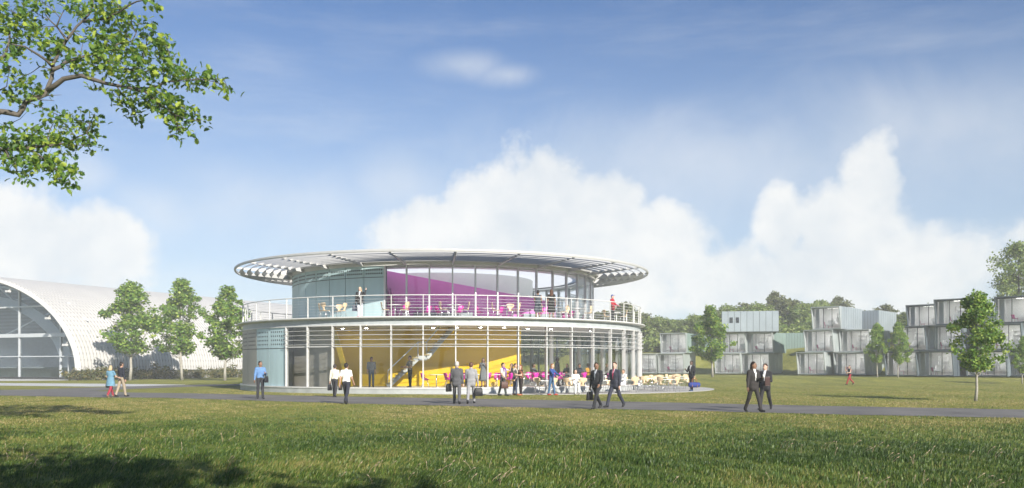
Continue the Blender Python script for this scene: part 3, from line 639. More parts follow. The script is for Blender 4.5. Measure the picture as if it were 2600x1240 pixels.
def make_desk_mesh():
    mb = MB(); mb.box((0, 0, .5), (1.9, .85, .18)); mb.box((0, 0, .2), (1.7, .7, .4)); return mb.mesh('day_bed', mat('bed_white', (.78, .77, .75), .6))
BEDM = make_desk_mesh()
SHM = None
def module(label, px, d, z, phi, w=3.45, l=7.0, h=2.66, side='green', kind='front', dark=False, furn=True, over=.80):
    """front-right bottom corner at photo column px, distance d; depth axis turned phi degrees to the right"""
    p = Vector(((px - CX) * d / F, d, z)); t = thing('housing_module', label, 'housing module', p, -R(phi), 'stacked housing modules'); fr = MFRD if dark else MFR; sm = MODM[side]
    # local: x from -w to 0 along the front, y 0..l into the bank
    npan = 9
    def cladding(x, name):
        for i in range(npan):
            a, b = l * i / npan + .02, l * (i + 1) / npan - .02; o = -.03 if x > -w / 2 else .03
            MB().hexa([(x + min(0, o), a, .06), (x + max(0, o), a, .06), (x + max(0, o), b, .06), (x + min(0, o), b, .06), (x + min(0, o), a, h - .05), (x + max(0, o), a, h - .05), (x + max(0, o), b, h - .05), (x + min(0, o), b, h - .05)]).build(name, sm, t)
            if i: MB().box((x - o * .25, l * i / npan, h / 2), (.05, .026, h - .12)).build('standing_seam', sm, t)
    cladding(0, 'side_panel'); cladding(-w, 'side_panel')
    mb = MB(); th = .075
    mb.box((-w / 2, l / 2 + .05, h - .03), (w - .065, l - .1, .058)); mb.box((-w / 2, l / 2 + .05, .03), (w - .065, l - .1, .058)); mb.box((-w / 2, l - .05, h / 2), (w - .064, .06, h - .13))
    mb.build('body', sm, t)
    if kind == 'front':
        # flared surround: the roof reaches further out than the floor
        ov, ob = over, .22
        for x0, x1 in ((-w, -w + th), (-th, 0)):
            MB().hexa([(x0, -ob, 0), (x1, -ob, 0), (x1, 0, 0), (x0, 0, 0), (x0, -ov, h), (x1, -ov, h), (x1, 0, h), (x0, 0, h)]).build('surround_side', fr, t)
        MB().hexa([(-w + th, -ov + .003, h - th), (-th, -ov + .003, h - th), (-th, 0, h - th), (-w + th, 0, h - th), (-w + th, -ov, h - .002), (-th, -ov, h - .002), (-th, 0, h - .002), (-w + th, 0, h - .002)]).build('surround_roof', fr, t)
        MB().hexa([(-w + th, -ob, .002), (-th, -ob, .002), (-th, 0, .002), (-w + th, 0, .002), (-w + th, -ob - .03, th), (-th, -ob - .03, th), (-th, 0, th), (-w + th, 0, th)]).build('surround_floor', fr, t)
        xs = [-w + th + .02, -w + w * .36, -w + w * .66, -th - .02]; z0, z1 = th + .05, h - th - .12
        mb = MB(); mb.box((-w / 2, .06, h - th - .06), (w - 2 * th, .1, .118)); mb.build('window_head', fr, t); MB().box((-w / 2, .06, th + .026), (w - 2 * th, .1, .05)).build('window_sill', fr, t)
        for a, b in zip(xs, xs[1:]): MB().add([(a + .02, .07, z0), (b - .02, .07, z0), (b - .02, .07, z1), (a + .02, .07, z1)], [(0, 1, 2, 3)]).build('window_pane', MGL, t)
        for x in xs[1:3]: MB().box((x, .06, (z0 + z1) / 2), (.055, .08, z1 - z0)).build('mullion', MMUL, t)
        # room shell
        e = .07; r = MB(); x0, x1, y1, za, zb = -w + e, -e, 2.9, e, h - e
        r.add([(x0, .12, za), (x1, .12, za), (x1, y1, za), (x0, y1, za)], [(0, 1, 2, 3)], 1)
        r.add([(x0, .12, zb), (x1, .12, zb), (x1, y1, zb), (x0, y1, zb)], [(3, 2, 1, 0)]); r.add([(x0, y1, za), (x1, y1, za), (x1, y1, zb), (x0, y1, zb)], [(0, 1, 2, 3)])
        r.add([(x0, .12, za), (x0, y1, za), (x0, y1, zb), (x0, .12, zb)], [(0, 1, 2, 3)]); r.add([(x1, .12, za), (x1, y1, za), (x1, y1, zb), (x1, .12, zb)], [(3, 2, 1, 0)])
        r.build('room_lining', [MINT, MFLO], t)
        mb = MB(); xr = -w * (.30 if random.random() < .5 else .55)
        for k in range(4): mb.box((xr, y1 - .2, .75 + .42 * k), (.95, .34, .035))
        for s in (-.48, .48): mb.box((xr + s, y1 - .2, 1.36), (.035, .34, 1.5))
        mb.build('bookshelf', MINT, t)
        MB().box((-w * .45, 1.35, zb - .02), (1.5, .5, .03)).build('added_ceiling_lamp', MFILL, t)  # added glowing panel, brightens the room behind the window
        mb = MB(); n = 9; cv = [(-w + .18 + .06 * i, .25 + (.07 if i % 2 else 0)) for i in range(n)]
        for (a, b), (c, e2) in zip(cv, cv[1:]): mb.add([(a, b, z0), (c, e2, z0), (c, e2, z1), (a, b, z1)], [(0, 1, 2, 3)])
        mb.build('curtain', CURT, t)
        if kind == 'front' and furn:
            M = Matrix.Translation(p) @ Matrix.Rotation(-R(phi), 4, 'Z')
            def put(name, me, x, y, a, lab, cat, grp):
                o = link(name, me); o.location = M @ Vector((x, y, e + .002)); o.rotation_euler = (0, 0, -R(phi) + a); tag(o, lab, cat, grp)
            put('armchair', ARMC, -.62 if random.random() < .6 else -w * .52, 1.0, R(random.uniform(-40, 40)), 'white winged armchair behind the window of a housing module', 'armchair', 'armchairs inside the housing modules')
            put('desk_chair', DESKC, -w * .66, 1.25, R(random.uniform(60, 140)), 'dark magenta chair behind the window of a housing module', 'chair', 'magenta chairs inside the housing modules')
            put('day_bed', BEDM, -w * .42, 2.35, 0, 'low white bed behind the window of a housing module', 'bed', 'beds inside the housing modules')
    else:
        for x0 in (-w, 0):
            pass
        # blind long front, seen broadside
        n = 9
        for i in range(n):
            a, b = -w * (1 - i / n) + .02, -w * (1 - (i + 1) / n) - .02; MB().box(((a + b) / 2, -.02, h / 2), (b - a, .05, h - .08)).build('front_panel', sm, t)
        MB().box((-w / 2, .02, h / 2), (w - .06, .02, h - .1)).build('panel_joint', DARK, t)
        if kind == 'blind_windows':
            for i in (1, 2):
                xx = -w * (1 - (i + .5) / n); f_ = MB().box((xx, -.05, h * .57), (.42, .06, .72)).build('window', MMUL, t)
                MB().add([(xx - .16, -.084, h * .57 - .3), (xx + .16, -.084, h * .57 - .3), (xx + .16, -.084, h * .57 + .3), (xx - .16, -.084, h * .57 + .3)], [(0, 1, 2, 3)]).build('pane', MGL, f_)
    return t
def feet(px, d, phi, w, l, z):
    pass
# block beside the pavilion
zA = .50; H = 2.66
module('ground floor housing module partly hidden behind the pavilion glass', 1669, 119.3, zA, 23.5, side='pale')
module('ground floor housing module with pale green side, next to the pavilion', 1738, 118, zA, 23.5, side='pale')
module('upper housing module alone on top of the block next to the pavilion', 1744, 118, zA + H + .03, 23.5, side='green')
module('blank green module on the bank behind the block next to the pavilion', 1800, 134, 3.6, 23.5, w=5.5, kind='blind', side='green')
# second block, with the blank long module on top
zB = .50
module('left ground floor module of the block with a blank long top module', 1883, 116.4, zB, 29.5, side='pale')
module('right ground floor module of the block with a blank long top module', 1956, 115, zB, 29.5, w=3.6, side='pale')
module('left middle module of the block with a blank long top module, behind a tree', 1895, 116.2, zB + H + .03, 29.5, side='pale')
module('right middle module of the block with a blank long top module', 1965, 115, zB + H + .03, 29.5, w=3.6, side='green')
module('blank long blue-grey top module with two small dark windows', 1977, 114, zB + 2 * H + .06, 13, w=7.05, l=3.4, kind='blind_windows', side='blue')
module('blank green module set back on the bank beside the long blank one', 2046, 133, 3.75, 24, w=3.6, l=7, kind='blind', side='green')
# third block, stepped, in the middle
zC = .48
module('left ground floor module of the three storey stepped block', 2098, 106.2, zC, 40, w=3.4, side='pale')
module('right ground floor module of the three storey stepped block', 2200, 105, zC, 40, w=3.65, side='blue')
module('left middle module of the three storey stepped block', 2119, 106, zC + H + .03, 40, w=3.5, side='pale')
module('right middle module of the three storey stepped block, beside two small trees', 2212, 105, zC + H + .03, 40, w=3.55, side='blue')
module('top module of the three storey stepped block with pale ribbed side', 2137, 105, zC + 2 * H + .06, 40, w=3.4, side='blue')
module('blank blue module set back behind the top of the stepped block', 2232, 113, zC + 2 * H + .1, 40, w=3.2, kind='blind', side='blue')
# fourth block, dark, at the edge of the wood
zD = .46; s4 = dict(side='slate', dark=True)
module('narrow seen ground floor module at the start of the dark block', 2332, 94.5, zD, 45, w=3.4, **s4)
module('ground floor module of the dark block with its dark flank showing', 2424, 92, zD, 45, w=3.7, side='deep', dark=True)
module('ground floor module of the dark block behind the tall young tree', 2560, 90, zD, 45, w=3.9, **s4)
module('last ground floor module of the dark block, behind the small tree', 2668, 88, zD, 45, w=3.9, **s4)
module('middle module overhanging the start of the dark block', 2358, 95.2, zD + H + .03, 45, w=3.5, **s4)
module('middle module of the dark block left of the tall young tree', 2447, 92.4, zD + H + .03, 45, w=3.7, **s4)
module('middle module of the dark block right of the tall young tree', 2598, 89, zD + H + .03, 45, w=3.9, **s4)
module('set back small seeming top module of the dark block', 2384, 101, zD + 2 * H + .06, 45, w=3.4, **s4)
module('top module of the dark block with pale ribbed flank', 2470, 92, zD + 2 * H + .06, 45, w=3.6, side='blue', dark=True)
module('top module of the dark block below the tall wood tree', 2640, 88, zD + 2 * H + .06, 45, w=3.9, **s4)
# ------------------------------------------------------------------ trees
LEAF_Y = leafmat('maple_leaf', [(0.071, 0.153, 0.027), (0.107, 0.209, 0.035), (0.147, 0.258, 0.043), (0.238, 0.346, 0.062), (0.355, 0.419, 0.086)], .30)
LEAF_W = leafmat('wood_leaf', [(0.088, 0.145, 0.037), (0.139, 0.205, 0.049), (0.202, 0.262, 0.066), (0.302, 0.353, 0.103)], .25)
LEAF_D = leafmat('dark_wood_leaf', [(0.066, 0.094, 0.031), (0.106, 0.127, 0.042), (0.153, 0.172, 0.058), (0.200, 0.208, 0.077)], .2)
LEAF_O = leafmat('oak_leaf', [(0.053, 0.119, 0.021), (0.083, 0.173, 0.027), (0.126, 0.229, 0.034), (0.229, 0.324, 0.051), (0.416, 0.498, 0.068)], .45)
LEAF_S = leafmat('shrub_leaf', [(.042, .063, .020), (.084, .105, .031), (.154, .140, .049), (.224, .182, .070)], .25)
def leaf_cloud(C, N, S, rng, per, spread):
    """per leaves round each clump centre C (n,3) with clump radius S; two-triangle bent leaves of size N"""
    n = len(C) * per
    base = np.repeat(C, per, 0); rad = np.repeat(S, per)
    dirs = rng.normal(size=(n, 3)); dirs /= np.linalg.norm(dirs, axis=1, keepdims=True)
    P = base + dirs * (rad * (rng.random(n) ** spread))[:, None] * np.array([1, 1, .8])
    a = rng.normal(size=(n, 3)); a[:, 2] -= .35; a /= np.linalg.norm(a, axis=1, keepdims=True)
    up = rng.normal(size=(n, 3)) * .7 + np.array([0, 0, .8]) + dirs * .5; b = np.cross(a, up); b /= np.linalg.norm(b, axis=1, keepdims=True) + 1e-9
    c = np.cross(b, a); sz = (N * (.65 + .7 * rng.random(n)))[:, None]
    V = np.stack([P, P + a * sz * .5 + b * sz * .42 + c * sz * .10, P + a * sz, P + a * sz * .5 - b * sz * .42 + c * sz * .10], 1).reshape(-1, 3)
    return V, (np.arange(n)[:, None] * 4 + np.array([[0, 1, 2, 3]]))
def tree_meshes(seed, h, trunk_h, crown_w, clumps, per, leaf, clump_r, lm, bark, r0=.1, top=.55, flat=False):
    """trunk + limbs mesh and crown mesh of a tree of height h"""
    rng = np.random.default_rng(seed); rnd = random.Random(seed); tr = MB()
    pts = []; x = y = 0
    for k in range(9):
        z = h * .93 * k / 8; pts.append((x, y, z)); x += rnd.uniform(-.018, .018) * h * .5; y += rnd.uniform(-.018, .018) * h * .5
    tr.tube(pts, [max(.012, r0 * (1.25 if k == 0 else 1 - k / 8.4)) for k in range(9)], 8)
    cen = []; rr = []
    crown = h - trunk_h
    lob = [rnd.uniform(.5, 1.3) for _ in range(7)]
    tries = 0
    while len(cen) < clumps and tries < 60000:
        tries += 1
        t = rng.random(); ang = rng.random() * 2 * math.pi
        if flat: prof = (math.sin(math.pi * min(1, t * .93 + .07)) ** .55)
        else: prof = min(1, t / .22) ** .6 * (1 - max(0, t - .22) / .78) ** top
        prof *= lob[int(ang / 6.2832 * 6.999)] * (.85 + .3 * math.sin(ang * 3 + t * 9 + seed))
        rad = crown_w / 2 * prof * (rng.random() ** .42)
        i = min(8, int((trunk_h + crown * t) / (h * .93) * 8)); q = pts[i]
        cen.append((q[0] + rad * math.cos(ang), q[1] + rad * math.sin(ang), trunk_h + crown * t * .97)); rr.append(clump_r * rnd.uniform(.6, 1.25))
    cen = np.array(cen); rr = np.array(rr)
    for c in cen[:: max(1, clumps // 34)]:
        zb = max(trunk_h * .75, c[2] - np.hypot(c[0], c[1]) * .9 - .2); i = zb / (h * .93) * 8; k = min(7, int(i)); p0 = Vector(pts[k]).lerp(Vector(pts[k + 1]), i - k)
        e = Vector(c); m = p0.lerp(e, .5) + Vector((0, 0, -.04 * h * rnd.random())); tr.tube([p0, m, e], [r0 * .34, r0 * .2, r0 * .07], 5)
    V, Fq = leaf_cloud(cen, leaf, rr, rng, per, .5)
    return tr.mesh('trunk', bark, True), np_mesh('crown', V, Fq, lm)
def put_tree(name, label, cat, loc, rz, meshes, sc, group=None):
    t = thing(name, label, cat, loc, rz, group); t.scale = sc if isinstance(sc, tuple) else (sc,) * 3
    link('trunk', meshes[0], t); link('crown', meshes[1], t); return t
YM = [tree_meshes(31, 10.0, 3.0, 6.4, 92, 84, .25, .66, LEAF_Y, BARKP, .13), tree_meshes(32, 10.4, 3.0, 5.6, 92, 80, .25, .62, LEAF_Y, BARKP, .12, .7), tree_meshes(33, 10.0, 2.6, 5.0, 88, 80, .25, .58, LEAF_Y, BARKP, .12, .8)]
def young(px, py, ytop, mesh, hh, label, z=None, wx=1.0):
    g = GR(px, py, z or 0.0); s = (py - ytop) * g.y / F / hh
    g.z = tz(g.x, g.y) - .02; put_tree('young_tree', label, 'tree', g, random.uniform(0, 6), YM[mesh], (s * wx, s * wx, s), 'young street trees on the lawn')
young(330, 966.5, 718, 0, 10.0, 'broad young tree on the lawn in front of the hangar', wx=1.22)
young(462, 966, 712, 1, 10.4, 'pale middle young tree of the three beside the hangar', wx=1.2)
young(571, 967, 726, 2, 10.0, 'dark slim young tree between the hangar and the pavilion', wx=1.25)
young(1809, 965, 782, 2, 10.0, 'slim young tree in front of the block with the blank top module', .05, 1.25)
young(2228, 960.5, 824, 0, 10.0, 'small tree at the flank of the stepped block', .25, .82)
young(2280, 961, 822, 1, 10.4, 'small tree at the grass gap between the stepped and dark blocks', .25, .95)
young(2477, 1019, 742, 0, 10.0, 'tall young tree with bare trunk in front of the dark module block', wx=1.0)
young(2595, 968, 846, 2, 10.0, 'small tree beside the last module of the dark block', .25)
# wood behind the modules
WM = [tree_meshes(41, 11, 2.4, 9.5, 130, 60, .46, 1.15, LEAF_W, BARK, .22, flat=True), tree_meshes(42, 12, 2.6, 8.5, 130, 60, .46, 1.1, LEAF_D, BARK, .22, flat=True),
      tree_meshes(43, 11, 2.2, 10.5, 140, 60, .46, 1.2, LEAF_W, BARK, .24, flat=True), tree_meshes(44, 13, 3.2, 7.0, 110, 60, .42, 1.0, LEAF_D, BARK, .2, .45)]
MH = [11, 12, 11, 13]
wood = [(1330, 800, 150, 0), (1400, 810, 146, 1), (1470, 800, 150, 2), (1535, 790, 147, 1), (1592, 768, 145, 1), (1636, 796, 150, 1), (1672, 806, 146, 0), (1716, 814, 152, 2), (1760, 802, 146, 0), (1800, 800, 150, 2), (1846, 777, 152, 0),
        (1884, 770, 158, 1), (1922, 772, 150, 0), (1962, 742, 158, 3), (2003, 760, 152, 1), (2040, 772, 148, 0), (2078, 766, 156, 2), (2124, 754, 160, 3), (2170, 790, 146, 0), (2212, 800, 144, 2), (2252, 774, 152, 3), (2290, 806, 138, 0),
        (2326, 788, 136, 2), (2366, 774, 138, 0), (2410, 778, 130, 2), (2455, 770, 130, 1), (2700, 700, 118, 0), (1270, 812, 152, 2), (1210, 812, 155, 0)]
WL = ['tall leafy wood tree', 'dark leafy wood tree', 'broad leafy wood tree', 'slim dark wood tree']
BEH = lambda px: ('seen through the pavilion glass' if px < 1590 else 'behind the block next to the pavilion' if px < 1790 else 'behind the block with the blank top module' if px < 2030 else
                  'behind the three storey stepped block' if px < 2260 else 'behind the dark module block')
for px, yt, d, k in wood:
    p = PX(px, 0, d); g = tz(p.x, p.y); top = EYE + (HY - yt) * d / F; s = (top - g) / MH[k]
    put_tree('wood_tree', WL[k] + ' on the bank ' + BEH(px), 'tree', (p.x, p.y, g - .1), random.uniform(0, 6), WM[k], (max(.8, s * 1.0),) * 2 + (s,), 'trees of the wood on the bank')
big = tree_meshes(51, 21, 4, 14, 170, 60, .42, 1.35, LEAF_W, BARK, .38, flat=True)
p = PX(2590, 0, 112); put_tree('wood_tree', 'very tall pale green tree rising above the dark module block', 'tree', (p.x, p.y, tz(p.x, p.y) - .1), 1.2, big, (.68, .68, .62), 'trees of the wood on the bank')
for k, (px, yt, d, m) in enumerate([(1620, 812, 176, 2), (1690, 822, 178, 0), (1745, 815, 180, 1), (1830, 800, 176, 2), (1905, 790, 180, 0), (1985, 785, 178, 2), (2025, 786, 172, 1), (2060, 790, 180, 0), (2105, 788, 178, 2), (2150, 795, 175, 1), (2200, 800, 176, 0), (2270, 806, 168, 1), (2345, 792, 165, 2), (2420, 790, 160, 0)]):
    p = PX(px, 0, d); g = tz(p.x, p.y); top = EYE + (HY - yt) * d / F; s = (top - g) / MH[m]
    put_tree('wood_tree', 'rear row ' + WL[m] + ' ' + BEH(px), 'tree', (p.x, p.y, g - .1), random.uniform(0, 6), WM[m], (max(.95, s),) * 2 + (s,), 'trees of the rear row of the wood')
# low planting along the hangar
SHR = []; BUSH = []
for s in (61, 62, 63):
    rng = np.random.default_rng(s); n = 26; c = np.stack([rng.normal(0, .75, n), rng.normal(0, .45, n), np.abs(rng.normal(.55, .28, n))], -1)
    V, Fq = leaf_cloud(c, .17, np.full(n, .42), rng, 34, .5); V[:, 2] = np.maximum(V[:, 2], .02)
    st = MB()
    for k in range(6): st.tube([(random.uniform(-.2, .2), random.uniform(-.1, .1), 0), tuple(c[k])], [.03, .012], 5)
    SHR.append((st.mesh('stem', BARK, True), np_mesh('foliage', V, Fq, LEAF_S))); BUSH.append(np_mesh('foliage', V, Fq, LEAF_W))
for k in range(26):
    s = -1.5 + 2.15 * k; b = Vector((-46.4, 96)) + Vector((.415, .91)) * s + Vector((.91, -.415)) * (1.6 + random.uniform(-.3, .5))
    t = thing('shrub', 'low olive shrub in the planting bed along the hangar side', 'shrub', (b.x, b.y, 0), random.uniform(0, 6), 'shrubs along the hangar'); m = SHR[k % 3]; sc = random.uniform(.85, 1.25); t.scale = (sc * 1.15, sc * 1.15, sc)
    link('stem', m[0], t); link('foliage', m[1], t)

for k in range(34):                                     # undergrowth at the foot of the wood
    px = 1600 + 27 * k; d = float(np.interp(px, [1600, 1850, 2100, 2300, 2500], [145, 143, 139, 127, 116])) + random.uniform(-2.5, 3); p = PX(px, 0, d)
    t = thing('bush', 'dense green bush ' + BEH(px), 'bush', (p.x, p.y, tz(p.x, p.y) - .1), random.uniform(0, 6), 'bushes at the foot of the wood'); m = SHR[k % 3]; sc = random.uniform(1.9, 2.9); t.scale = (sc * 1.2, sc * 1.2, sc)
    link('stem', m[0], t); link('foliage', BUSH[k % 3], t)
# ------------------------------------------------------------------ oak reaching in from the side
def build_oak():
    D = 19.0; K = .4232; rnd = random.Random(5)
    def Q(cx, cy, dd=0): return PX(cx * K, cy * K, D + dd)
    trunk = Vector((-15.8, 17.2, 0)); t = thing('oak_tree', 'old oak with lobed leaves, its boughs reaching in over the lawn', 'tree', trunk)
    LIMB = []; tw = MB(); I = lambda pts: [p - trunk for p in pts]
    def limb(cr, r0, r1, dd0=0, dd1=0, n=7, pre=None):
        pts = [Q(x, y, dd0 + (dd1 - dd0) * i / max(1, len(cr) - 1)) for i, (x, y) in enumerate(cr)]
        if pre: pts = pre + pts
        # smooth by subdividing with slight wander
        P = []
        for a, b in zip(pts, pts[1:]): P += [a, a.lerp(b, .5) + Vector((rnd.uniform(-1, 1), rnd.uniform(-1, 1), rnd.uniform(-1, 1))) * (b - a).length * .045]
        P.append(pts[-1]); k = len(P); LIMB.extend(P); tw.tube(I(P), [r0 + (r1 - r0) * (i / (k - 1)) ** .8 for i in range(k)], n); return pts
    tw.tube([(0, 0, -.2), (.1, .1, 1.2), (.35, .2, 3.2), (.8, .4, 5.2), (1.0, .5, 7.5), (.7, .4, 10.5), (1.2, .8, 13.0)], [.55, .42, .36, .33, .25, .16, .05], 12)
    tw.tube([(.8, .4, 5.2), (-1.5, -1, 7.0), (-3.5, -1.8, 9.5)], [.2, .14, .04], 8); tw.tube([(.9, .4, 6.5), (-.5, 2.2, 8.5), (-1.2, 4.2, 10)], [.17, .1, .03], 8)
    b0 = [trunk + Vector((.7, .35, 4.9)), trunk + Vector((2.6, 1.0, 5.6))]
    main = limb([(0, 670), (110, 690), (155, 610), (270, 570), (310, 470), (320, 380), (400, 240), (460, 160), (540, 80), (560, -10)], .085, .016, 0, .6, 8, b0)
    limb([(285, 545), (380, 475), (490, 455), (600, 490), (680, 510), (780, 530), (870, 550), (950, 620), (1050, 690), (1080, 790)], .06, .012, 0, -.6)
    limb([(315, 420), (400, 370), (540, 330), (660, 280), (790, 250), (830, 140)], .045, .008, .1, .8); limb([(500, 130), (640, 115), (720, 70), (820, 10), (900, 0)], .035, .01, .4, -.2)
    limb([(315, 400), (230, 330), (150, 280), (70, 265)], .035, .012, .2, -.5); limb([(400, 240), (340, 160), (270, 85)], .03, .01, .3, .9); limb([(340, 160), (385, 60)], .02, .008, .5, .5)
    limb([(760, 525), (900, 530), (1000, 490), (1100, 480), (1230, 480), (1330, 505)], .025, .006, -.3, -.9); limb([(700, 515), (760, 600), (810, 700)], .018, .006, -.2, .3)
    limb([(640, 300), (760, 300), (880, 270), (960, 230)], .02, .006, .5, -.3); limb([(560, 330), (690, 390), (860, 430), (1000, 430)], .025, .006, .2, -.6); limb([(1050, 690), (1120, 715), (1190, 725)], .01, .004, -.6, -.7)
    limb([(270, 575), (230, 600), (325, 605)], .02, .005); limb([(280, 575), (370, 570)], .012, .003); limb([(480, 360), (505, 230)], .012, .004, .3, .5)
    b1 = [trunk + Vector((.5, .3, 3.9)), trunk + Vector((2.8, .9, 4.6))]
    limb([(-60, 900), (40, 900), (150, 890), (260, 880), (400, 860), (520, 800), (560, 700)], .07, .008, .2, .7, 7, b1); limb([(150, 890), (260, 950), (340, 1020), (390, 1110)], .03, .006, .3, -.2)
    limb([(30, 900), (90, 1000), (130, 1080)], .02, .005, .2, -.3); limb([(260, 880), (300, 780), (345, 690)], .02, .005, .4, .8); limb([(35, 765), (90, 775), (165, 825), (240, 880)], .008, .014, .3, .4)
    limb([(40, 740), (120, 715), (170, 665)], .01, .003, .5, .2); limb([(-40, 560), (40, 520), (60, 420)], .02, .004, .6, .2); limb([(-60, 400), (30, 330), (60, 150), (160, 90)], .04, .01, -.4, .2, 6, None)
    limb([(-60, 400), (-200, 480)], .04, .06, -.4, -.8)
    cl = [(40,60,60),(40,160,70),(130,110,70),(190,60,60),(100,220,60),(200,170,60),(260,20,45),(300,250,55),(340,290,55),(290,320,45),(400,290,40),(420,185,25),(450,40,60),(480,80,40),(560,40,45),(620,60,60),(680,20,60),(600,120,45),
          (900,10,45),(730,110,60),(790,110,45),(560,210,50),(640,240,60),(720,190,50),(690,290,60),(560,290,40),(620,330,60),(760,310,60),(830,290,50),(880,230,40),(920,180,35),(970,250,55),(1000,280,35),(950,330,40),(480,370,50),
          (400,390,40),(540,390,60),(620,420,60),(700,390,70),(760,430,70),(840,410,60),(900,470,60),(860,340,40),(980,420,45),(1030,380,30),(1040,460,60),(1100,430,50),(1150,480,50),(1210,480,40),(1265,455,22),(1310,500,45),(1360,515,20),
          (720,590,45),(760,640,40),(820,700,40),(800,590,50),(880,600,60),(960,590,60),(1020,620,60),(1080,640,50),(980,670,50),(1050,710,50),(1090,780,45),(1060,820,22),(1170,690,25),(1205,725,38),(240,400,25),(140,460,30),(110,500,40),
          (180,540,50),(220,520,40),(60,580,50),(30,560,30),(60,310,45),(100,300,20),(30,360,35),(20,420,30),(190,620,25),(575,525,30),(345,700,35),(290,800,45),(350,760,45),(460,720,40),(510,740,50),(560,690,30),(530,800,40),(540,870,35),(470,850,55),(400,870,55),
          (330,850,60),(260,850,60),(200,820,60),(140,870,60),(80,850,50),(20,850,50),(40,900,60),(120,950,60),(200,950,60),(280,960,60),(350,980,55),(410,1020,45),(60,1010,45),(130,1070,35),(340,1060,40),(390,1100,40),(310,1010,45),(240,1010,30),(20,950,40),(20,750,25)]
    px = K * D / F; P = []; 
    for cx, cy, r in cl:
        k = int(9 + (r / 10) ** 2 * 1.2); c0 = Q(cx, cy, 0); nb = min(LIMB, key=lambda q: (q.x - c0.x) ** 2 + (q.z - c0.z) ** 2); c = Q(cx, cy, nb.y - D + rnd.uniform(-.25, .25)); tw.tube(I([nb, nb.lerp(c, .55) + Vector((rnd.uniform(-.06, .06), 0, rnd.uniform(-.02, .08))), c]), [.010, .008, .005], 5, cap=False); LIMB.append(c.copy())
        for _ in range(k):
            a = rnd.random() * 6.2832; q = r * px * 1.0 * math.sqrt(rnd.random()); P.append(c + Vector((q * math.cos(a), rnd.gauss(0, .28), q * math.sin(a))))
        for _ in range(2):
            e = c + Vector((rnd.gauss(0, r * px * .5), rnd.gauss(0, .2), rnd.gauss(0, r * px * .5))); tw.tube(I([c, c.lerp(e, .5) + Vector((0, 0, .02)), e]), [.006, .005, .003], 4, cap=False)
    for _ in range(110):                                                    # rest of the crown, beyond the frame
        c = trunk + Vector((rnd.gauss(-1.5, 2.6), rnd.gauss(0, 2.6), rnd.uniform(6.5, 13.5)))
        if (c.x / c.y) > -.64: continue
        for _ in range(34): P.append(c + Vector((rnd.gauss(0, .45), rnd.gauss(0, .45), rnd.gauss(0, .4))))
    tw.build('trunk', BARK, t, True)
    # lobed leaf: outline in the leaf plane (length 1)
    half = [(0, .0), (.16, .10), (.26, .30), (.36, .16), (.50, .36), (.60, .19), (.74, .33), (.82, .17), (1.0, .0)]
    out = half + [(x, -y) for x, y in half[-2:0:-1]]; no = len(out); rng = np.random.default_rng(9); n = len(P); P = np.array([tuple(p - trunk) for p in P])
    a = rng.normal(size=(n, 3)); a[:, 2] -= .25; a /= np.linalg.norm(a, axis=1, keepdims=True); up = rng.normal(size=(n, 3)) * .55 + np.array([0, -.25, .8]); b = np.cross(a, up); b /= np.linalg.norm(b, axis=1, keepdims=True) + 1e-9
    c = np.cross(b, a); sz = .10 + .075 * rng.random(n); V = np.zeros((n, no + 1, 3)); V[:, 0] = P + a * (sz * .5)[:, None]
    for i, (x, y) in enumerate(out): V[:, i + 1] = P + a * (sz * x)[:, None] + b * (sz * y)[:, None] + c * (sz * (abs(y) * .35 - .25 * (x - .5) ** 2))[:, None]
    T = [[0, i + 1, (i + 1) % no + 1] for i in range(no)]; Fq = (np.arange(n)[:, None, None] * (no + 1) + np.array(T)[None]).reshape(-1, 3)
    link('crown', np_mesh('oak_crown', V.reshape(-1, 3), Fq, LEAF_O), t)
build_oak()
# unseen trees added behind the viewpoint so their crowns shade the near lawn
SHM_ = tree_meshes(71, 13, 4.5, 11, 120, 26, .34, 1.3, LEAF_W, BARK, .3, flat=True)
for x, y, s, lb in ((-2.4, -1.0, 1.0, 'left'), (4.5, -4.5, .85, 'middle')):
    put_tree('added_shade_tree', {'left': 'unseen spreading tree added behind the viewpoint to shade the lawn', 'middle': 'second unseen shade tree added behind the viewpoint', 'right': 'third unseen shade tree added behind the viewpoint'}[lb], 'tree', (x, y, -.05), x, SHM_, s, 'added unseen trees shading the near lawn')
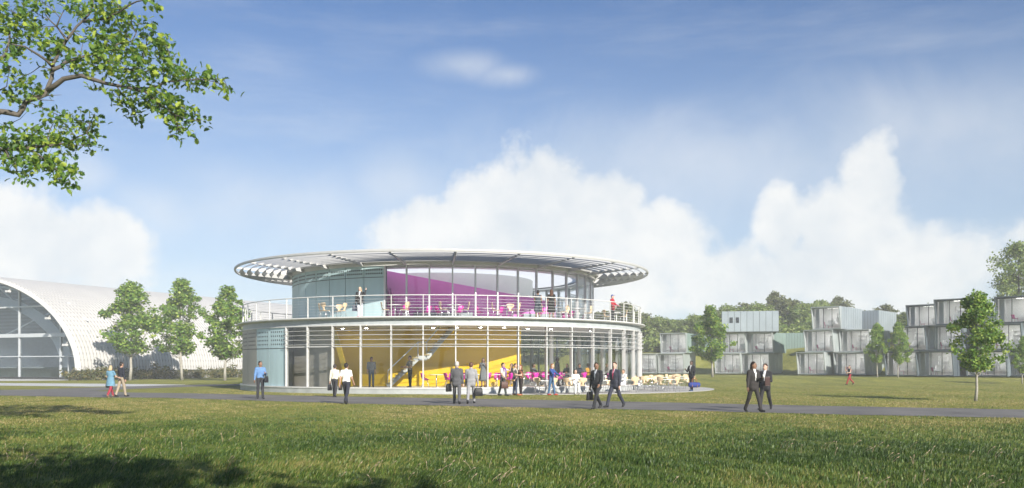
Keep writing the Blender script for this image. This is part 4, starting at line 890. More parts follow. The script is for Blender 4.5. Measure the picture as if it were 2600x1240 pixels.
# ------------------------------------------------------------------ furniture
WOODC = mat('birch_ply', (.66, .50, .32), .45, var=.12, scale=14); CHR = mat('chrome_leg', (.68, .69, .70), .25, .9, var=.04); MPL = mat('magenta_shell', (.62, .02, .34), .35, var=.04); TTOP = mat('white_laminate', (.80, .80, .79), .35, var=.03)
def rrect(w, d, r, n=4):
    o = []
    for cx, cy, a0 in ((w / 2 - r, d / 2 - r, 0), (-w / 2 + r, d / 2 - r, 90), (-w / 2 + r, -d / 2 + r, 180), (w / 2 - r, -d / 2 + r, 270)):
        for k in range(n + 1): a = R(a0 + 90 * k / n); o.append((cx + r * math.cos(a), cy + r * math.sin(a)))
    return o
def ply_chair():
    t = thing('wooden_chair', 'x y z w', 'chair')          # faces -y
    m = MB().slab(rrect(.42, .42, .12), .445, .465); m.build('seat', WOODC, t)
    b = MB(); rows = [(.45, .10, .20), (.56, .07, .235), (.64, .10, .25), (.70, .215, .262), (.86, .225, .285), (.90, .16, .29)]; n = 6
    for off in (0, .014):
        for z, w, y in rows:
            for i in range(n + 1): u = -1 + 2 * i / n; b.v.append((w * u, y + off - .05 * u * u, z))
    k = len(rows) * (n + 1)
    for r in range(len(rows) - 1):
        for i in range(n):
            a = r * (n + 1) + i; b.f += [(a, a + 1, a + n + 2, a + n + 1), (k + a + n + 1, k + a + n + 2, k + a + 1, k + a)]; b.m += [0, 0]
    for r in range(len(rows) - 1):
        for i in (0, n): a = r * (n + 1) + i; b.f.append((a, a + n + 1, k + a + n + 1, k + a)); b.m.append(0)
    for i in range(n): a = (len(rows) - 1) * (n + 1) + i; b.f.append((a, a + 1, k + a + 1, k + a)); b.m.append(0)
    b.build('backrest', WOODC, t)
    for x, y in ((-1, -1), (1, -1), (1, 1), (-1, 1)): MB().tube([(x * .08, y * .08, .44), (x * .15, y * .16, .42), (x * .22, y * .23, 0)], .011, 5).build('leg', CHR, t, True)
    return t
def tub_chair():
    t = thing('magenta_chair', 'x y z w', 'chair'); prof = [(-.23, .43, .20, .0), (-.15, .44, .24, .05), (0, .42, .255, .13), (.12, .43, .26, .2), (.19, .50, .265, .2), (.23, .62, .26, .12), (.26, .75, .235, .05), (.275, .83, .17, .0)]
    n = 8; b = MB()
    for off in (0, .014):
        for j, (y, z, w, lift) in enumerate(prof):
            for i in range(n + 1):
                u = -1 + 2 * i / n; e = abs(u) ** 2.2; fw = .16 * e if j > 3 else 0; b.v.append((w * u * (1 - .05 * e), y - fw + off * (1 if j > 3 else 0), z + lift * e - off * (0 if j > 3 else 1)))
    k = len(prof) * (n + 1)
    for r in range(len(prof) - 1):
        for i in range(n): a = r * (n + 1) + i; b.f += [(a, a + 1, a + n + 2, a + n + 1), (k + a + n + 1, k + a + n + 2, k + a + 1, k + a)]; b.m += [0, 0]
    b.build('shell', MPL, t, True)
    for x, y in ((-1, -1), (1, -1), (1, 1), (-1, 1)): MB().tube([(x * .1, y * .1, .43), (x * .22, y * .22, 0)], .012, 5).build('leg', CHR, t, True)
    return t
def cafe_table(rect=False):
    t = thing('cafe_table', 'x y z w', 'table')
    if rect:
        MB().slab(rrect(1.25, .72, .04), .715, .74).build('table_top', TTOP, t)
        for x in (-.55, .55):
            for y in (-.3, .3): MB().tube([(x, y, .715), (x * 1.02, y * 1.02, 0)], .017, 6).build('leg', CHR, t, True)
    else:
        MB().disc((0, 0, .715), .42, .025, 28).build('table_top', TTOP, t); MB().tube([(0, 0, .715), (0, 0, .04)], .03, 8).build('pedestal', CHR, t, True); MB().disc((0, 0, 0), .24, .025, 20).build('foot_plate', CHR, t)
    return t
PLY, TUB, TR, TQ = ply_chair(), tub_chair(), cafe_table(), cafe_table(True)
used = set()
def put(src, p, rz, label, group):
    if src.name not in used:
        used.add(src.name); src.location = p; src.rotation_euler = (0, 0, rz); src['label'] = label; src['group'] = group; return src
    return copy_tree(src, p, rz, label, group)
def set_(table, chair, p, rz, seats, lt, gt, lc, gc, gap=.62):
    put(table, p, rz, lt, gt)
    for a in seats:
        w = R(a) + rz; g = gap * random.uniform(.92, 1.12); q = Vector((p[0] + g * math.sin(w), p[1] - g * math.cos(w), p[2])); put(chair, q, w + math.pi + random.uniform(-.25, .25), lc, gc)
# balcony: chair at table, seen above the slab edge
LB = ('round white cafe table on the balcony', 'cafe tables on the balcony', 'plywood chair with steel legs at a balcony table', 'wooden chairs on the balcony')
def th_of(px, r):             # angle about the pavilion whose point at radius r shows at column px
    lo, hi = -80, 80
    for _ in range(50):
        m = (lo + hi) / 2; q = PW(m, r)
        if CX + F * q.x / q.y < px: lo = m
        else: hi = m
    return lo
for px, seats in ((844, (-70, 70, 160, -25)), (1003, (-80, 75, 130)), (1153, (-80, 80)), (1287, (-75, 75, 170)), (1408, (-80, 80)), (1470, (70, -120)), (1560, (-70, 80))):
    set_(TR, PLY, PW(th_of(px, 12.6), 12.6, ZD + .004), random.uniform(-.2, .2), seats, *LB, gap=.58)
# patio: tables and chairs outside
LP_ = ('rectangular white table on the paved patio', 'tables on the patio', 'plywood chair with steel legs at a patio table', 'wooden chairs on the patio')
for px, py, rz, seats in ((1385, 1001, .05, (-30, 30, 150, 210)), (1462, 1000.5, -.1, (-35, 30, 165, 200)), (1532, 999, .1, (-30, 40, 150, -150)), (1598, 996.5, -.2, (-40, 30, 150, 205)), (1640, 991, .2, (-30, 30, 150, 210)), (1690, 995, 0, (-30, 40, 150, 215)),
                          (1676, 985.5, .3, (-40, 30, 150, 200)), (1735, 989, -.1, (-30, 35, 150, 210)), (1718, 981, .2, (-30, 30, 150, 210))):
    g = GR(px, py); set_(TQ, PLY, Vector((g.x, g.y, .024)), rz, seats, *LP_, gap=.66)
# inside the glazing, lower floor
LI = ('white cafe table inside the ground floor glazing', 'tables inside the ground floor', 'magenta plastic tub chair at a table inside the ground floor', 'magenta chairs inside the ground floor')
for px, r, seats in ((1108, 12.6, (-85, 85)), (1165, 12.3, (-80, 85, 170)), (1213, 11.0, (-60, 60)), (1262, 12.4, (-85, 85, 180)), (1330, 11.6, (-85, 80)), (1345, 9.6, (-60, 60, 180)), (1388, 12.2, (-85, 85, 175)), (1430, 10.2, (-70, 70, 170)), (1452, 12.2, (-85, 80)), (1490, 10.6, (-60, 70, 180)),
                     (1520, 12.3, (-80, 85)), (1395, 8.0, (-60, 60, 180)), (1560, 11.4, (-60, 60)), (1465, 7.5, (-60, 60, 180))):
    set_(TR, TUB, PW(th_of(px, r), r, Z0 + .009), random.uniform(-.3, .3), seats, *LI, gap=.66)
LU = ('white cafe table inside the upper glazing', 'tables inside the upper floor', 'magenta plastic tub chair inside the upper glazing', 'magenta chairs inside the upper floor')
for px, r, seats in ((1060, 9.6, (-80, 80)), (1140, 9.7, (-80, 80)), (1240, 9.6, (-80, 80)), (1345, 9.5, (-80, 80)), (1425, 9.3, (-80, 80, 170)), (1462, 9.2, (-80, 80)), (1030, 9.8, (10,))):
    set_(TR, TUB, PW(th_of(px, r), r, ZD + .006), random.uniform(-.3, .3), seats, *LU, gap=.62)
# ------------------------------------------------------------------ people: one blended distance field per body, meshed by surface nets
def surface_nets(D, org, h):
    ins = D < 0; nx, ny, nz = D.shape
    cnt = np.zeros((nx - 1, ny - 1, nz - 1), np.int8); cs = [(i, j, k) for i in (0, 1) for j in (0, 1) for k in (0, 1)]
    sl = lambda A, c: A[c[0]:A.shape[0] - 1 + c[0], c[1]:A.shape[1] - 1 + c[1], c[2]:A.shape[2] - 1 + c[2]]
    for c in cs: cnt += sl(ins, c)
    act = (cnt > 0) & (cnt < 8); I = np.argwhere(act); idx = -np.ones(act.shape, np.int64); idx[tuple(I.T)] = np.arange(len(I))
    acc = np.zeros((len(I), 3)); num = np.zeros(len(I))
    for a in cs:
        for ax in range(3):
            if a[ax]: continue
            b = list(a); b[ax] = 1; da = D[I[:, 0] + a[0], I[:, 1] + a[1], I[:, 2] + a[2]]; db = D[I[:, 0] + b[0], I[:, 1] + b[1], I[:, 2] + b[2]]
            x = (da < 0) != (db < 0); t = np.where(x, da / np.where(x, da - db, 1), 0); p = np.tile(np.array(a, float), (len(I), 1)); p[:, ax] = t
            acc += p * x[:, None]; num += x
    V = (I + acc / np.maximum(num, 1)[:, None]) * h + org; Q = []
    for ax in range(3):
        u, v = (ax + 1) % 3, (ax + 2) % 3
        a = ins.take(range(0, D.shape[ax] - 1), ax); b = ins.take(range(1, D.shape[ax]), ax); E = np.argwhere(a != b)
        E = E[(E[:, u] > 0) & (E[:, v] > 0) & (E[:, u] < D.shape[u] - 1) & (E[:, v] < D.shape[v] - 1)]
        fl = a[tuple(E.T)]
        def cell(du, dv): c = E.copy(); c[:, u] -= du; c[:, v] -= dv; return idx[tuple(c.T)]
        q = np.stack([cell(1, 1), cell(0, 1), cell(0, 0), cell(1, 0)], -1); q[~fl] = q[~fl][:, ::-1]; Q.append(q)
    Q = np.concatenate(Q); return V, Q[(Q >= 0).all(1)]
def sd_cone(P, a, b, ra, rb):
    a = np.asarray(a, float); b = np.asarray(b, float); ba = b - a; L = ba @ ba + 1e-9; t = np.clip(((P - a) @ ba) / L, 0, 1)
    return np.linalg.norm(P - a - t[..., None] * ba, axis=-1) - (ra + (rb - ra) * t)
def sd_ell(P, c, r):
    q = (P - np.asarray(c, float)) / np.asarray(r, float); k = np.linalg.norm(q, axis=-1); return (k - 1) * min(r) * (.6 + .4 * k / (k + 1e-6))
def grid_field(prims, h, k):
    lo = np.full(3, 9.0); hi = -lo; bb = []
    for p in prims:
        if p[0] == 'c': r = max(p[4], p[5]); a = np.minimum(p[2], p[3]) - r; b = np.maximum(p[2], p[3]) + r
        else: a = np.array(p[2]) - np.array(p[3]); b = np.array(p[2]) + np.array(p[3])
        bb.append((a, b)); lo = np.minimum(lo, a); hi = np.maximum(hi, b)
    lo -= 2.5 * h; n = np.ceil((hi + 2.5 * h - lo) / h).astype(int) + 1; D = np.full(n, .5)
    for p, (a, b) in zip(prims, bb):
        i0 = np.maximum(0, ((a - lo) / h - 4).astype(int)); i1 = np.minimum(n, ((b - lo) / h + 5).astype(int))
        G = np.stack(np.meshgrid(*[lo[q] + h * np.arange(i0[q], i1[q]) for q in range(3)], indexing='ij'), -1)
        d = sd_cone(G, p[2], p[3], p[4], p[5]) if p[0] == 'c' else sd_ell(G, p[2], p[3])
        S = D[i0[0]:i1[0], i0[1]:i1[1], i0[2]:i1[2]]; e = np.maximum(k - np.abs(S - d), 0) / k; S[...] = np.minimum(S, d) - e * e * k / 4
    return D, lo
CLOTH = {}
def cloth(c, rough=.8):
    k = tuple(round(v, 3) for v in c)
    if k not in CLOTH: CLOTH[k] = mat('cloth_%d' % len(CLOTH), c, rough, var=.14, scale=9, bump=.25, bscale=60, spec=.25)
    return CLOTH[k]
SKINS = {'light': (.55, .36, .27), 'tan': (.42, .25, .17), 'brown': (.24, .13, .08), 'dark': (.10, .055, .036)}
def person(label, pos, face, H=1.75, legs=((0, 0), (0, 0)), arms=((0, 8, 8), (0, 8, 8)), top=(.8, .8, .8), bottom=(.05, .05, .06), skin='tan', hair=(.02, .015, .012), hs='short', shoes=(.02, .02, .022), sleeves='long',
           style='shirt', shirt=None, tie=None, lower='trousers', sit=None, lean=0, build=1.0, head=(0, 0), pattern=None, cap=None, res=.0165, extra=None):
    """legs: (thigh forward, knee bend) left, right; arms: (forward, out, elbow) left, right; face: compass of the gaze, 0 = towards the viewer (-y), positive turns to +x"""
    s = H / 1.75; prims = []; f = np.array([0, -1.0, 0]); up = np.array([0, 0, 1.0]); right = np.array([1.0, 0, 0])
    jac = .018 if style == 'jacket' else .006; bt = .012
    def dirv(a, out=0): a, o = R(a), R(out); return np.array([math.sin(o), -math.sin(a) * math.cos(o), -math.cos(a) * math.cos(o)])
    J = {}; foot = []
    for q, (sx, (a, kb)) in enumerate(zip((1, -1), legs)):
        hip = np.array([sx * .088, 0, 0]); kn = hip + .43 * dirv(a, sx * 1.5); an = kn + .42 * dirv(a - kb, sx * .5); J['l%d' % q] = (hip, kn, an, a - kb)
        foot.append(an[2] - (.075 if a - kb > -25 else .075 + .06 * math.sin(R(-(a - kb)))))
    base = -min(foot) if sit is None else sit + .11
    O = np.array([0, 0, base]); ln = R(lean); lv = lambda y, z: np.array([0, -math.sin(ln) * z + y * math.cos(ln), math.cos(ln) * z + y * math.sin(ln)]) + O
    T = lambda x, y, z: lv(y, z) + np.array([x, 0, 0])
    pant = 'skin' if lower in ('dress', 'bare') else 'bottom'
    for q, sx in enumerate((1, -1)):
        hip, kn, an, sh = J['l%d' % q]; hip, kn, an = hip + O, kn + O, an + O; w = bt if pant == 'bottom' else 0
        prims += [('c', pant, hip + [0, 0, -.02], kn, .086 * build + w * .3, .056 + w), ('c', pant, kn, an + [0, 0, .02], .055 + w, .040 + w * 1.4)]
        fd = dirv(90 + min(0, sh) * .9) if sh < -20 else f
        fd = np.array([sx * .12, fd[1], fd[2]]); fd /= np.linalg.norm(fd); heel = an + np.array([0, .03, -.035]); toe = heel + fd * .2 + (0 if sh < -20 else np.array([0, 0, -.008]))
        prims += [('c', 'shoe', heel, toe, .040, .034), ('c', 'shoe', heel + [0, 0, .03], heel + fd * .1, .042, .040)]
    b = build; tp = 'top'
    prims += [('e', 'bottom' if lower != 'dress' else tp, T(0, .005, .03), (.165 * b, .115 * b, .12)), ('c', tp, T(-.06 * b, 0, .10), T(.06 * b, 0, .10), .105 * b + jac * .6, .105 * b + jac * .6),
              ('e', tp, T(0, .0, .34), (.175 * b + jac, .118 * b + jac, .20)), ('e', tp, T(0, 0, .22), (.15 * b + jac, .108 * b + jac, .18)), ('c', tp, T(-.135 * b, .01, .475), T(.135 * b, .01, .475), .062 + jac * .5, .062 + jac * .5),
              ('c', 'skin', T(0, .005, .50), T(0, -.012, .60), .053, .050)]
    if style == 'jacket':
        prims += [('c', tp, T(-.075, 0, .06), T(.075, 0, .06), .118, .118), ('c', tp, T(-.07, .0, -.07), T(.07, .0, -.07), .122, .122), ('c', tp, T(0, -.01, .53), T(0, .02, .52), .068, .07)]
    if style in ('shirt',): prims += [('c', tp, T(0, .0, .53), T(0, .01, .53), .060, .060)]
    if lower in ('dress', 'skirt'):
        m = tp if lower == 'dress' else 'bottom'; zz = -.42
        for k in range(6): g = k / 5; prims.append(('c', m, T(-.07 - .04 * g, 0, .02 + (zz - .02) * g), T(.07 + .04 * g, 0, .02 + (zz - .02) * g), .11 + .035 * g, .11 + .035 * g))
    hands = []
    for q, (sx, (a, o, e)) in enumerate(zip((1, -1), arms)):
        S = T(sx * .178 * b, .01, .475); d1 = dirv(a, sx * o); E = S + .29 * d1
        inw = -sx * (e * .22 if e > 40 else 2); d2 = dirv(a + e, sx * o + inw); Wr = E + .25 * d2; slv = tp if sleeves == 'long' else 'skin'
        mid = S + .17 * d1
        if sleeves == 'none': prims += [('c', 'skin', S, E, .050, .040)]
        else: prims += [('c', tp, S, mid if sleeves == 'short' else E, .060 + jac * .4, .052 + jac * .4)] + ([('c', 'skin', mid, E, .044, .040)] if sleeves == 'short' else [])
        prims += [('c', slv, E, Wr - d2 * (.0 if slv == 'skin' else .02), .046 + jac * .3 if slv != 'skin' else .040, .034 + jac * .3 if slv != 'skin' else .028)]
        if slv == 'skin' and sleeves == 'rolled': prims += [('c', tp, S, E + d2 * .04, .058, .048)]
        prims += [('c', 'skin', Wr, Wr + d2 * .085, .028, .034)]; hands.append((Wr, d2, sx))
    hy, hp = R(head[0]), R(head[1]); HC = T(0, -.02, .0) + np.array([0, 0, .0]); HC = T(0, -.018, .695)
    def HP(x, y, z):             # head space: y forward negative
        y2, z2 = y * math.cos(hp) - z * math.sin(hp), y * math.sin(hp) + z * math.cos(hp); return HC + np.array([x * math.cos(hy) - y2 * math.sin(hy), x * math.sin(hy) + y2 * math.cos(hy), z2])
    prims += [('e', 'skin', HP(0, 0, .015), (.077, .093, .108)), ('e', 'skin', HP(0, -.032, -.065), (.055, .060, .058)), ('c', 'skin', HP(0, -.088, .005), HP(0, -.104, -.025), .012, .017), ('c', 'skin', HP(0, .02, -.05), T(0, -.01, .55), .055, .052),
              ('e', 'skin', HP(.078, .012, -.005), (.016, .024, .034)), ('e', 'skin', HP(-.078, .012, -.005), (.016, .024, .034))]
    prims = [(p[0], p[1], np.asarray(p[2], float) * s, *( (np.asarray(p[3], float) * s, p[4] * s, p[5] * s) if p[0] == 'c' else (tuple(v * s for v in p[3]),))) for p in prims]
    D, lo = grid_field(prims, res, .028); V, Q = surface_nets(D, lo, res); C = V[Q].mean(1)
    dd = np.stack([sd_cone(C, p[2], p[3], p[4], p[5]) if p[0] == 'c' else sd_ell(C, p[2], p[3]) for p in prims], 0); names = ['skin', 'top', 'bottom', 'shoe', 'shirt', 'tie', 'dark', 'lip', 'pat']
    pi = np.array([names.index(p[1]) for p in prims]); mi = pi[np.argmin(dd, 0)]
    n = np.cross(V[Q[:, 1]] - V[Q[:, 0]], V[Q[:, 2]] - V[Q[:, 0]]); 
    if style == 'jacket' and shirt:
        z0, z1 = (base + .16) * s, (base + .53) * s; w = .045 * s * np.clip((C[:, 2] - z0) / (z1 - z0), 0, 1.2); fr = (mi == 1) & (C[:, 1] < -.04 * s - math.sin(ln) * .3) & (np.abs(C[:, 0]) < w) & (C[:, 2] > z0); mi[fr] = 4
        if tie: mi[fr & (np.abs(C[:, 0]) < .024 * s)] = 5
    if pattern:
        g = np.sin(C[:, 0] * 70) * np.sin(C[:, 2] * 55 + 2 * np.sin(C[:, 0] * 30)) + .5 * np.sin(C[:, 1] * 60); mi[((mi == 1) | ((mi == 2) if lower == 'dress' else False)) & (g > .35)] = 8
    V = list(map(tuple, V)); faces = [tuple(q) for q in Q]; mi = list(mi)
    mb = MB(); mb.v = V; mb.f = faces; mb.m = mi
    for wr, d2, sx in hands:            # four fingers and a thumb, slightly curled
        wr, d2 = wr * s, d2; side = np.cross(d2, f); side = side / (np.linalg.norm(side) + 1e-6) if np.linalg.norm(side) > .2 else right; nf = np.cross(side, d2); spread = np.cross(d2, right); spread = spread / (np.linalg.norm(spread) + 1e-6) if np.linalg.norm(spread) > .3 else f; cu = np.cross(spread, d2) * -sx
        pal = wr + d2 * .085 * s
        for k, l in enumerate((.062, .072, .068, .052)):
            o = pal + spread * (.027 - .018 * k) * s; p1 = o + (d2 * .55 + cu * .12) * l * s; p2 = p1 + (d2 * .35 + cu * .35) * l * s; mb.tube([o, p1, p2], [.0095 * s, .009 * s, .007 * s], 5)
        o = wr + d2 * .035 * s + spread * .03 * s; mb.tube([o, o + (spread * .03 + d2 * .02) * s, o + (spread * .036 + d2 * .055 + cu * .01) * s], [.012 * s, .011 * s, .008 * s], 5)
    def dot(c, r, m_):
        c = np.asarray(c) * s; r = np.asarray(r) * s; vs = [tuple(c + r * np.array(q)) for q in ((1, 0, 0), (-1, 0, 0), (0, 1, 0), (0, -1, 0), (0, 0, 1), (0, 0, -1))]; mb.add(vs, [(0, 2, 4), (2, 1, 4), (1, 3, 4), (3, 0, 4), (2, 0, 5), (1, 2, 5), (3, 1, 5), (0, 3, 5)], m_)
    for sx in (-1, 1): dot(HP(sx * .033, -.083, .012), (.015, .010, .008), 6); dot(HP(sx * .034, -.087, .036), (.022, .008, .006), 6)
    dot(HP(0, -.092, -.058), (.024, .008, .007), 7)
    sk = mat('skin_' + skin, SKINS[skin], .55, var=.06, scale=12); ms = [sk, cloth(top), cloth(bottom), cloth(shoes, .45), cloth(shirt or (.8, .8, .8)), cloth(tie or (.2, .05, .2)), cloth((.015, .012, .012)), cloth((.30, .10, .09)), cloth(pattern or (.5, .5, .5))]
    body = mb.build('person', ms, None, True); g = tag(body, label, 'person'); body.location = pos; body.rotation_euler = (0, 0, R(face))
    # hair or cap: a child shell
    hp_ = []
    if hs == 'bald': return body
    hp_ += [('e', 'h', HP(0, .016, .040), (.085, .096, .095))]
    if hs in ('long', 'bob'):
        zz = -.24 if hs == 'long' else -.12
        hp_ += [('c', 'h', HP(.055, .045, .0), HP(.07, .07, zz), .045, .04), ('c', 'h', HP(-.055, .045, .0), HP(-.07, .07, zz), .045, .04), ('c', 'h', HP(0, .06, .0), HP(0, .085, zz), .06, .055)]
    elif hs == 'curly': hp_ += [('e', 'h', HP(0, .02, .05), (.10, .108, .10)), ('e', 'h', HP(0, .06, -.02), (.085, .06, .08))]
    else: hp_ += [('e', 'h', HP(0, .045, -.015), (.078, .065, .070))]
    hp_ = [(p[0], p[1], np.asarray(p[2]) * s, *((np.asarray(p[3]) * s, p[4] * s, p[5] * s) if p[0] == 'c' else (tuple(v * s for v in p[3]),))) for p in hp_]
    D, lo = grid_field(hp_, .013, .03); idx = np.stack(np.meshgrid(*[lo[q] + .013 * np.arange(D.shape[q]) for q in range(3)], indexing='ij'), -1); c = HC * s
    q = idx - c; cy, sy = math.cos(-hy), math.sin(-hy); xl = q[..., 0] * cy - q[..., 1] * sy; yl = q[..., 0] * sy + q[..., 1] * cy
    cut = np.minimum(-(yl + .040 * s), .058 * s - q[..., 2]); D = np.maximum(D, cut)        # keep the face free
    V, Q = surface_nets(D, lo, .013); link('cap' if cap else 'hair', np_mesh('hair', V, Q, cloth(cap or hair, .5), True), body)
    if cap: MB().slab([(-.07 * s, 0), (.07 * s, 0), (.05 * s, -.1 * s), (-.05 * s, -.1 * s)], 0, .012).build('cap_peak', cloth(cap, .5), body).location = (Vector(HP(0, -.075, .062)) * s)
    body['hand_l'] = [float(v) for v in (hands[0][0] + hands[0][1] * .09) * s]; body['hand_r'] = [float(v) for v in (hands[1][0] + hands[1][1] * .09) * s]
    return body
def hand(b, k):
    p = Matrix.Translation(b.location) @ Matrix.Rotation(b.rotation_euler.z, 4, 'Z') @ Vector(b['hand_' + k]); del_ = None; return p
def briefcase(label, p, rz, w=.42, h=.30, d=.12, col=(.02, .02, .022), cat='briefcase', name='briefcase', strap=.10):
    t = thing(name, label, cat, (p.x, p.y, p.z - h - strap), rz); n = 10
    o = []
    for k in range(n + 1): u = -1 + 2 * k / n; o.append((u * w / 2, 0))
    mb = MB(); rows = [(0, .94, .8), (.02, 1, 1), (h * .6, .98, .95), (h * .93, .9, .55), (h, .84, .35)]; K = rrect(w, d, d * .3, 3)
    for z, a, b in rows: mb.v += [(x * a, y * b, z) for x, y in K]
    k = len(K)
    for r in range(len(rows) - 1):
        for i in range(k): mb.f.append((r * k + i, r * k + (i + 1) % k, (r + 1) * k + (i + 1) % k, (r + 1) * k + i)); mb.m.append(0)
    mb.f += [tuple(reversed(range(k))), tuple(range((len(rows) - 1) * k, len(rows) * k))]; mb.m += [0, 0]; m = cloth(col, .5); mb.build('body', m, t, True)
    MB().tube([(-w * .22, 0, h - .01), (-w * .18, 0, h + strap * .8), (0, 0, h + strap), (w * .18, 0, h + strap * .8), (w * .22, 0, h - .01)], .012, 6).build('handle', m, t, True); return t
def cup(label, p):
    t = thing('paper_cup', label, 'cup', p - Vector((0, 0, .05))); MB().disc((0, 0, 0), .032, .1, 12, r2=.042).build('cup_body', mat('paper_white', (.82, .82, .8), .6), t, True); MB().disc((0, 0, .1), .044, .012, 12).build('lid', mat('paper_white', (.82, .82, .8), .6), t); return t
def G(px, py): g = GR(px, py); g.z = .014; return g
WALK = ((24, 6), (-16, 18)); WALK2 = ((-18, 22), (22, 4)); STAND = ((2, 0), (-3, 2)); SWING = ((-18, 6, 10), (20, 6, 18)); SWING2 = ((20, 6, 18), (-18, 6, 10)); HANG = ((3, 7, 8), (0, 7, 10))
SUITC = (.022, .023, .027); GREYS = (.15, .15, .16)
def build_people():
    zi, zb = Z0 + .009, ZD + .006
    # couple on the path by the hangar, seen from behind
    w = person('woman in pale blue smock dress and red leggings walking with a shoulder bag', G(281, 1009), 165, 1.66, WALK, ((10, 10, 30), (25, 12, 50)), (.13, .26, .36), (.30, .03, .05), 'light', (.45, .36, .22), 'bob', (.22, .14, .09), 'short', 'plain', lower='trousers', build=1.06, cap=None)
    # smock skirt as a garment of hers
    sk = MB(); rows = [(1.02, .17, .13), (.86, .20, .155), (.70, .225, .175), (.56, .24, .19)]; nn = 20
    for z, a, b in rows: sk.v += [(a * math.cos(6.2832 * i / nn) * (1 + .04 * math.sin(5 * 6.2832 * i / nn)), b * math.sin(6.2832 * i / nn), z) for i in range(nn)]
    for r in range(3):
        for i in range(nn): sk.f.append((r * nn + i, (r + 1) * nn + i, (r + 1) * nn + (i + 1) % nn, r * nn + (i + 1) % nn)); sk.m.append(0)
    sk.build('smock', cloth((.13, .26, .36)), w, True)
    briefcase('grey-brown shoulder bag of the woman in red leggings', hand(w, 'l') + Vector((-.06, 0, .22)), R(80), .34, .32, .12, (.18, .15, .12), 'bag', 'shoulder_bag', .2)
    m = person('man in dark navy jumper and beige trousers walking beside the red leggings', G(308, 1008), 150, 1.80, ((-10, 12), (13, 4)), ((12, 12, 40), (-5, 8, 20)), (.022, .025, .038), (.33, .27, .20), 'tan', style='plain')
    briefcase('small tan bag held by the man in the navy jumper', hand(m, 'l') + Vector((0, 0, .1)), R(70), .28, .26, .1, (.20, .13, .07), 'bag', 'hand_bag')
    # man in blue shirt
    m = person('bearded man in blue shirt and dark trousers standing on the path', G(661, 1014), 25, 1.82, ((4, 0), (-6, 3)), ((10, 8, 95), (0, 10, 12)), (.12, .23, .44), (.035, .036, .042), 'brown', build=1.03, head=(35, 0))
    briefcase('dark satchel hanging at the side of the man in the blue shirt', hand(m, 'l') + Vector((.06, .04, .0)), R(60), .22, .30, .09, (.02, .02, .025), 'bag', 'satchel', .16)
    # two men in pale shirts, from behind
    m = person('man in cream shirt and black trousers walking away with a black briefcase', G(850, 1009), 178, 1.72, WALK, ((-6, 8, 8), (8, 8, 16)), (.66, .62, .50), (.035, .035, .04), 'tan', hair=(.04, .03, .025), sleeves='long')
    briefcase('black briefcase in the hand of the man in the cream shirt', hand(m, 'r'), R(85))
    briefcase('second black bag carried between the two men in pale shirts', hand(m, 'l'), R(75), .34, .28)
    person('man in white rolled-sleeve shirt and navy trousers striding away on the path', G(879, 1026), 172, 1.80, ((28, 6), (-22, 20)), ((-14, 8, 12), (16, 8, 20)), (.78, .77, .74), (.025, .028, .042), 'tan', sleeves='short')
    # inside the mustard hall
    person('man in grey shirt and jeans standing in the mustard hall', PW(th_of(943, 12.9), 12.9, zi), 5, 1.76, STAND, HANG, (.13, .13, .13), (.06, .075, .10), 'brown', sleeves='rolled')
    person('man in dark patterned shirt and black trousers beside the stair', PW(th_of(1041, 12.9), 12.9, zi), -55, 1.83, STAND, ((20, 10, 60), (25, 10, 60)), (.10, .09, .08), (.012, .012, .014), 'brown', sleeves='short', pattern=(.40, .34, .26))
    # grey suits from behind
    m = person('grey haired man in charcoal suit walking away with a shoulder bag', G(1160, 1027), 182, 1.84, WALK, ((8, 8, 35), (-6, 8, 12)), (.085, .085, .092), (.085, .085, .092), 'light', (.48, .46, .42), style='jacket')
    briefcase('black shoulder bag at the hip of the grey haired man', hand(m, 'l') + Vector((-.08, .0, .14)), R(70), .40, .34, .13, (.02, .02, .02), 'bag', 'shoulder_bag', .15)
    m = person('man in light grey suit walking away with a black holdall', G(1196, 1026), 178, 1.80, WALK2, ((10, 6, 25), (4, 12, 8)), (.27, .27, .28), (.27, .27, .28), 'light', (.12, .06, .035), style='jacket')
    briefcase('black holdall in the hand of the man in the light grey suit', hand(m, 'r'), R(10), .36, .34, .16)
    # group at the glass
    m = person('woman in grey sleeveless dress drinking inside the glazing', PW(th_of(1227, 12.9), 12.9, zi), 0, 1.70, STAND, ((30, 8, 118), (22, 10, 120)), (.16, .17, .18), (.16, .17, .18), 'brown', (.02, .014, .01), 'bob', lower='dress', sleeves='none', style='plain')
    cup('white cup in the hand of the woman in the grey dress', hand(m, 'r') + Vector((0, -.03, .0)))
    m = person('young man in pale polo and dark trousers with purple scarf, waving', G(1277, 1006), 60, 1.76, ((8, 0), (-10, 6)), ((70, 25, 95), (12, 8, 40)), (.52, .50, .46), (.055, .065, .06), 'tan', sleeves='short', head=(10, 0))
    sc = MB().tube([(-.09, -.12, 1.28), (-.075, -.10, 1.45), (-.03, .04, 1.53), (.05, .03, 1.53), (.08, -.10, 1.44), (.075, -.15, 1.2), (.06, -.15, .98)], [.028, .032, .034, .034, .034, .032, .03], 7).build('scarf', cloth((.20, .06, .34)), m, True)
    briefcase('brown leather bag on the arm of the waving man', hand(m, 'r') + Vector((-.05, 0, .05)), R(20), .40, .36, .14, (.09, .045, .035), 'bag', 'shoulder_bag', .2)
    person('man in beige shirt and jeans talking beside the floral dress', G(1308, 1004), 70, 1.72, STAND, ((25, 8, 60), (20, 8, 50)), (.46, .40, .33), (.05, .065, .11), 'tan', (.035, .02, .014), shoes=(.20, .09, .04), sleeves='short')
